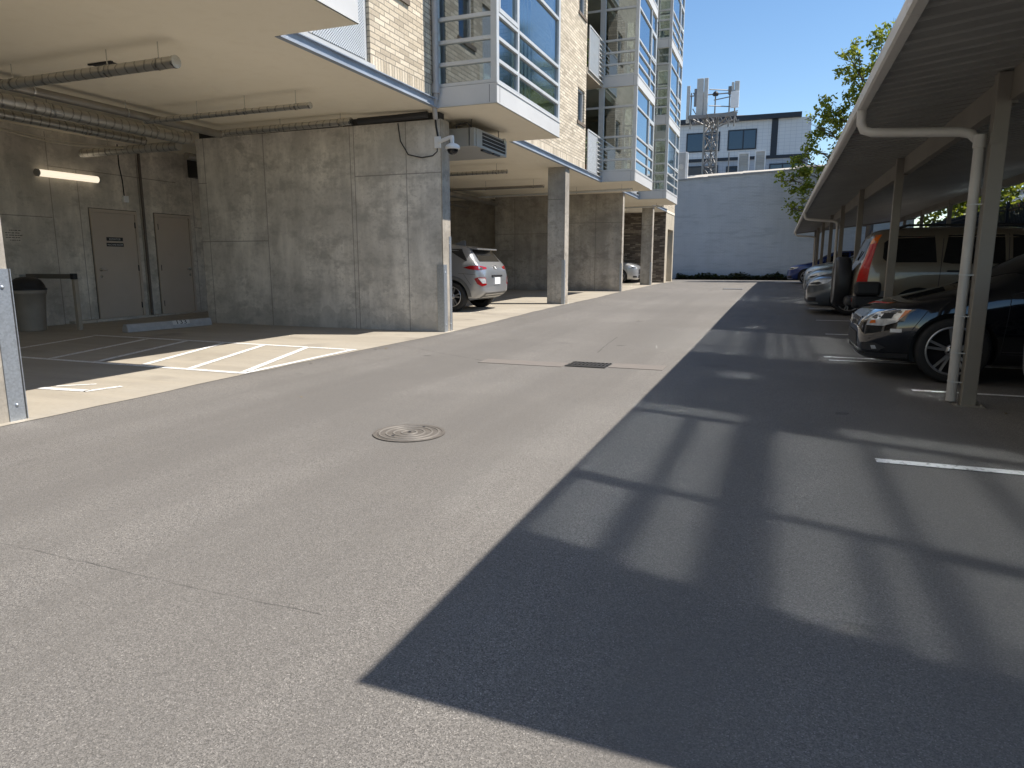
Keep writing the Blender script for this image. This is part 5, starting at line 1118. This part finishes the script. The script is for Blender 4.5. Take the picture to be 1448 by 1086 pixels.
for (x, w, z0, z1, dd) in ((-6.36, .22, 10.35, 12.7, .12), (-5.62, .42, 10.75, 13.1, .2), (-5.24, .26, 10.75, 13.1, .16), (-3.30, .30, 11.2, 12.75, .16), (-3.56, .16, 11.7, 12.7, .1)):
    b = MB(); b.box(x-w/2, x+w/2, 49.1, 49.1+dd, z0, z1); lab(b.build('panel_antenna', plain('antenna_shell', (.48, .48, .46), .5), tw, bevel=.03), 'pale upright panel antenna')
b = MB(); b.box(-3.66, -3.14, 49.0, 49.15, 11.1, 12.1); b.build('radio_unit', m_white, tw, bevel=.02); b = MB(); b.box(-6.0, -5.75, 49.2, 49.4, 11.4, 12.5); b.build('radio_unit', m_mast, tw, bevel=.02); b = MB(); b.box(-3.85, -3.62, 49.25, 49.45, 12.0, 12.5); b.build('radio_unit', m_mast, tw, bevel=.02)
b = MB(); b.lathe([(.16, 0), (.22, .1), (.12, .25), (0, .3)], (-4.65, 49.42, 12.0), 'z', 12); b.build('beacon', m_black, tw)
vp = MB(); vp.tube([(-3.72, 51, 6.4), (-3.72, 51, 8.6)], .04, 8); tag(vp.build('vent_pipe', m_mast, org=(-3.72, 51, 6.4)), 'thin vent pipe on the warehouse roof in front of the tiled block', 'pipe')

# ------------------------------------------------------------------ trees
m_bark = bark()
def tree(base, H, lab_, mats, blobs, n, size, seed, name='tree', group=None, limbs=None):
    rn = random.Random(seed); B = Vector(base); t = thing(name, B, lab_, 'tree', group)
    b = MB(); top = B+Vector((0, 0, H*.86)); path = [B+Vector((0, 0, -.2)), B+Vector((.05, 0, H*.25)), B+Vector((-.1, .1, H*.5)), B+Vector((.05, 0, H*.7)), top]
    b.tube(path, [.2, .16, .11, .06, .02], 10)
    for (c, r) in blobs:
        c = B+Vector(c); z0 = max(.22*H, min(c.z-B.z-1.2, H*.7)); p0 = B+Vector((0, 0, z0)); mid = p0.lerp(c, .5)+Vector((0, 0, -.25))
        b.tube([p0, mid, c], [.06, .045, .012], 7)
        for k in range(5):
            dv_ = Vector((rn.gauss(0, 1), rn.gauss(0, 1), rn.gauss(.3, .8))).normalized()*r*.8; b.tube([p0.lerp(c, .55+.09*k), c+dv_], [.02, .006], 5)
    b.build('trunk', m_bark, t)
    b = MB(); tot = sum(r**2.2 for c, r in blobs)
    for (c, r) in blobs:
        c = B+Vector(c); m = int(n*r**2.2/tot)
        twigs = []
        for k in range(max(8, int(r*r*15))):
            dv_ = Vector((rn.gauss(0, 1), rn.gauss(0, 1), rn.gauss(0, 1))).normalized()*r*(rn.random()**.45); twigs.append(c+Vector((dv_.x, dv_.y, dv_.z*1.15)))
        for k in range(m):
            p = rn.choice(twigs)+Vector((rn.gauss(0, .17), rn.gauss(0, .17), rn.gauss(0, .17)))*max(.7, r*.8)
            s_ = size*rn.uniform(.6, 1.3); nrm = Vector((rn.gauss(0, .6), rn.gauss(0, .6), rn.gauss(.6, .5))).normalized()
            u = nrm.cross(Vector((rn.gauss(0, 1), rn.gauss(0, 1), rn.gauss(0, 1)))).normalized()*s_; v = nrm.cross(u)*.85
            b.add([p-u, p-u*.25-v*.6, p+u*.55-v*.45, p+u*1.0, p+u*.55+v*.45, p-u*.25+v*.6], [(0, 1, 2, 3, 4, 5)])
    b.build('crown', mats, t); return t
m_leaf = leaf_mat('maple_leaf', (.085, .13, .018), (.30, .32, .05), .55); m_leaf2 = leaf_mat('street_leaf', (.03, .055, .014), (.07, .10, .025), .25)
gz = g(38.5)
tree((4.0, 38.9, gz), 12.6, 'broadleaf tree with sunlit yellow green leaves rising over the far end of the carport', m_leaf,
     [((-.15, 0, 11.3), .62), ((.35, 0, 11.9), .5), ((-1.55, -.1, 10.8), .6), ((-1.35, 0, 9.9), .7), ((-.4, .1, 9.9), 1.0), ((-1.1, 0, 8.7), .9), ((-2.35, 0, 8.45), .62), ((-2.75, -.1, 7.6), .62), ((-1.7, 0, 7.6), .9), ((-.4, 0, 8.2), 1.3), ((-2.9, -.2, 6.6), .55), ((-3.45, -.1, 6.05), .62), ((-3.9, 0, 5.2), .5), ((-2.7, 0, 5.3), .85), ((-1.6, 0, 6.2), 1.0), ((-3.0, -.1, 4.4), .7), ((-3.75, -.3, 3.75), .35), ((-2.9, -.3, 3.45), .6), ((-2.1, -.2, 3.4), .55), ((-1.8, 0, 4.6), .9), ((-.6, .1, 6.0), 1.3), ((.6, .2, 7.), 1.6), ((.8, 0, 9.6), 1.2), ((-.6, -.2, 4.2), .9), ((.9, 0, 5), 1.3)], 13500, .098, 5)
for k, (x, y, H, s_) in enumerate(((9.6, 5.5, 6.4, 2), (10.2, 12, 7.2, 3), (9.4, 18.5, 6.2, 4), (10.3, 25., 7.4, 5))):  # trees added to cast shade on the back of the carport
    tree((x, y, g(y)), H, ('tree added for shade behind the carport fence nearest the lane mouth', 'tall tree added for shade behind the carport fence by the black saloon', 'low tree added for shade behind the fence past the tan sport utility', 'tallest tree added for shade behind the middle of the carport', 'tree added for shade behind the carport fence near its far end')[k], m_leaf2,
         [((0, 0, H*.75), 1.6), ((-1.2, .6, H*.55), 1.5), ((1.1, -.8, H*.55), 1.5), ((.4, 1.4, H*.5), 1.5), ((-.4, -1.5, H*.48), 1.5), ((0, 0, H*.92), 1.0), ((-1.0, -.2, H*.36), 1.3), ((.2, 1.6, H*.3), 1.2)], 2600, .16, 20+s_, group='trees behind the carport')
tree((8.8, 41.5, g(40)), 8.5, 'bright leafed tree beyond the far right corner of the warehouse wall', m_leaf, [((0, 0, 6), 1.8), ((-1.3, -.5, 4.5), 1.5), ((1.2, 0, 4.6), 1.6), ((-.8, -1.2, 3.0), 1.5), ((.6, -1, 2.4), 1.5), ((0, 0, 7.6), 1.2)], 4200, .15, 31, group='trees behind the carport')
rl = random.Random(12); b = MB()
for k in range(90):
    q = rl.random(); x, y = (rl.uniform(-5.1, -4.7), rl.uniform(3, 34)) if q < .3 else (rl.uniform(1.0, 1.9), rl.uniform(3, 34)) if q < .75 else (rl.uniform(-4.5, 1), rl.uniform(2.5, 39)); s_ = rl.uniform(.012, .03); a = rl.uniform(0, 6.28); u = Vector((math.cos(a), math.sin(a), rl.uniform(-.2, .2)))*s_; v = Vector((-math.sin(a), math.cos(a), .2))*s_*.6; c0 = Vector((x, y, g(y)+.012))
    b.add([c0-u, c0-v, c0+u, c0+v], [(0, 1, 2, 3)])
tag(b.build('leaf_litter', leaf_mat('dry_leaf', (.10, .065, .025), (.20, .14, .05), .1), org=(0, 15, 0)), 'scattered dry leaf scraps on the asphalt edges', 'leaf litter', kind='stuff')
tree((11.5, 53, g(53)), 19, 'tall dark tree far behind the carport, mirrored in the near bay glass', m_leaf2, [((0, 0, 17.5), 1.3), ((.3, 0, 15.5), 1.9), ((-.8, 0, 13.5), 2.2), ((1.0, 0, 13.0), 2.2), ((-1.2, 0, 11), 2.5), ((1.4, .5, 10.5), 2.5), ((0, -1, 8.5), 2.8), ((2.5, 0, 8), 2.4), ((-2.3, 0, 8), 2.4), ((0, 0, 6), 2.6)], 9000, .22, 41, group='trees behind the carport')
# ------------------------------------------------------------------ behind the carport
fn_ = thing('picket_fence', (6.35, 18, 0), 'black metal picket fence along the back of the carport stalls', 'fence'); m_fence = plain('black_fence_paint', (.015, .015, .016), .5, .3)
b = MB(); y = 2.4
while y < 37: b.box(6.34, 6.365, y, y+.025, g(y)+.1, g(y)+2.72); y += .14
o = b.build('picket', m_fence, fn_); o['kind'] = 'stuff'
for a, c in zip(PY, PY[1:]):
    for zz in (.18, 2.55): b = MB(); b.hexa([(6.335, a, g(a)+zz), (6.37, a, g(a)+zz), (6.37, c, g(c)+zz), (6.335, c, g(c)+zz), (6.335, a, g(a)+zz+.04), (6.37, a, g(a)+zz+.04), (6.37, c, g(c)+zz+.04), (6.335, c, g(c)+zz+.04)]); b.build('rail', m_fence, fn_)
for y in PY: b = MB(); b.box(6.31, 6.39, y-.035, y+.035, g(y)-.1, g(y)+2.8); b.build('post', m_fence, fn_)
hd = thing('hedge', (6.95, 13, 0), 'dense dark hedge growing behind the black picket fence', 'hedge'); rn = random.Random(8); b = MB()
for k in range(13000):
    y = rn.uniform(2.5, 40); h = (3.25 if y < 21 else 2.35)+.2*math.sin(y*1.3)+.2*math.sin(y*3.1); x = 6.95+rn.choice((-1, 1, -1))*(.30+rn.gauss(0, .07)); z = rn.uniform(.05, h)
    if rn.random() < .2: x = 6.95+rn.uniform(-.35, .35); z = h+rn.gauss(0, .08)
    s_ = rn.uniform(.05, .11); nrm = Vector((rn.gauss(-.5, .6), rn.gauss(0, .6), rn.gauss(.3, .6))).normalized(); u = nrm.cross(Vector((rn.gauss(0, 1), rn.gauss(0, 1), rn.gauss(0, 1)))).normalized()*s_; v = nrm.cross(u)*.8; p = Vector((x, y, g(y)+z))
    b.add([p-u, p-v*.8, p+u, p+v*.8], [(0, 1, 2, 3)])
b.build('foliage', leaf_mat('hedge_leaf', (.008, .016, .006), (.03, .045, .015), .1), hd)
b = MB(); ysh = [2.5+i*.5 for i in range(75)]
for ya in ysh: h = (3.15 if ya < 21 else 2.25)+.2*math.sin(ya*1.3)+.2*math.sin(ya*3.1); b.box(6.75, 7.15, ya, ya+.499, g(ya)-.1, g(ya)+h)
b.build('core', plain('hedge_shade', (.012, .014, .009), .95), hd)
nb = thing('red_striped_shopfront', (19, 30, 0), 'low grey building with a red stripe glimpsed beyond the black fence', 'building')
b = MB(); b.box(15, 24, 22, 75, -.2, 6.0); b.build('wall', plain('pale_grey_render', (.42, .43, .44), .8), nb)
b = MB(); b.box(14.95, 14.998, 22, 75, 4.75, 5.1); b.build('stripe', plain('red_band', (.42, .05, .04), .6), nb); b = MB(); b.box(14.9, 24.1, 21.9, 75.1, 6.0, 6.2); b.box(14.96, 14.998, 22, 75, 5.1, 5.7); b.build('parapet', m_white, nb)
b = MB(); [b.box(14.96, 14.998, 24+k*4, 26.6+k*4, 1.0, 3.4) for k in range(9)]; o = b.build('window_band', m_glassdk, nb)
sg = thing('siding_shed', (8.2, 20.5, 0), 'pale clapboard shed seen past the nearest post through the fence', 'shed')
b = MB()
for k in range(22): z = .1+k*.14; b.hexa([(7.2, 23.6, z), (9.4, 23.6, z), (9.4, 26.4, z), (7.2, 26.4, z), (7.23, 23.63, z+.139), (9.37, 23.63, z+.139), (9.37, 26.37, z+.139), (7.23, 26.37, z+.139)])
b.build('siding', plain('pale_siding', (.40, .42, .44), .6), sg); b = MB(); b.prism([(7.0, 23.4, 3.18), (9.6, 23.4, 3.18), (8.3, 23.4, 4.0)], (0, 3.2, 0)); b.build('roof', m_slate, sg, fix=True)
b = MB(); b.box(7.5, 8.1, 23.56, 23.599, 1.2, 2.3); b.build('window', m_glassdk, sg)

# ------------------------------------------------------------------ camera, sun, sky
SUN = Vector((2.2, .7, 3.54)).normalized(); elev = math.asin(SUN.z)
l = bpy.data.lights.new('sun', 'SUN'); l.energy = 4.0; l.angle = math.radians(.53); l.color = (1.0, .94, .86)
lo = bpy.data.objects.new('sun', l); lo.rotation_euler = SUN.to_track_quat('Z', 'Y').to_euler(); col.objects.link(lo)
wd = bpy.data.worlds.new('World'); sc.world = wd; wd.use_nodes = True; nt = wd.node_tree; bg = nt.nodes['Background']
sky = nt.nodes.new('ShaderNodeTexSky'); sky.sky_type = 'NISHITA'; sky.sun_disc = False; sky.sun_elevation = elev
sky.sun_rotation = math.atan2(SUN.x, SUN.y); sky.air_density = 1.0; sky.dust_density = .1; sky.ozone_density = 1.0
hs = nt.nodes.new('ShaderNodeHueSaturation'); hs.inputs['Saturation'].default_value = 1.16; nt.links.new(sky.outputs[0], hs.inputs['Color']); nt.links.new(hs.outputs[0], bg.inputs[0]); bg.inputs[1].default_value = .09
cd = bpy.data.cameras.new('camera'); co = bpy.data.objects.new('camera', cd); col.objects.link(co); sc.camera = co
F, py, px = 970., 171., 379.
cd.sensor_width = 36; cd.lens = F/1448*36; cd.clip_end = 1000; cd.clip_start = .05
pitch = math.atan(py/F)
Yc = Vector((px, py, F)).normalized(); yaw = math.atan2(px, F*math.cos(pitch)+py*math.sin(pitch))
co.location = (0, 0, 1.15); co.rotation_euler = (math.pi/2-pitch, 0, yaw)
sc.view_settings.view_transform = 'Standard'; sc.view_settings.look = 'None'; sc.view_settings.exposure = .95; sc.view_settings.gamma = 1
cy = sc.cycles; cy.use_guiding = True; cy.use_surface_guiding = True; cy.guiding_training_samples = 128; cy.use_denoising = True
cy.blur_glossy = 0.0; cy.caustics_reflective = True; cy.sample_clamp_indirect = 0.0; cy.max_bounces = 10; cy.diffuse_bounces = 6; cy.glossy_bounces = 5; cy.transparent_max_bounces = 24
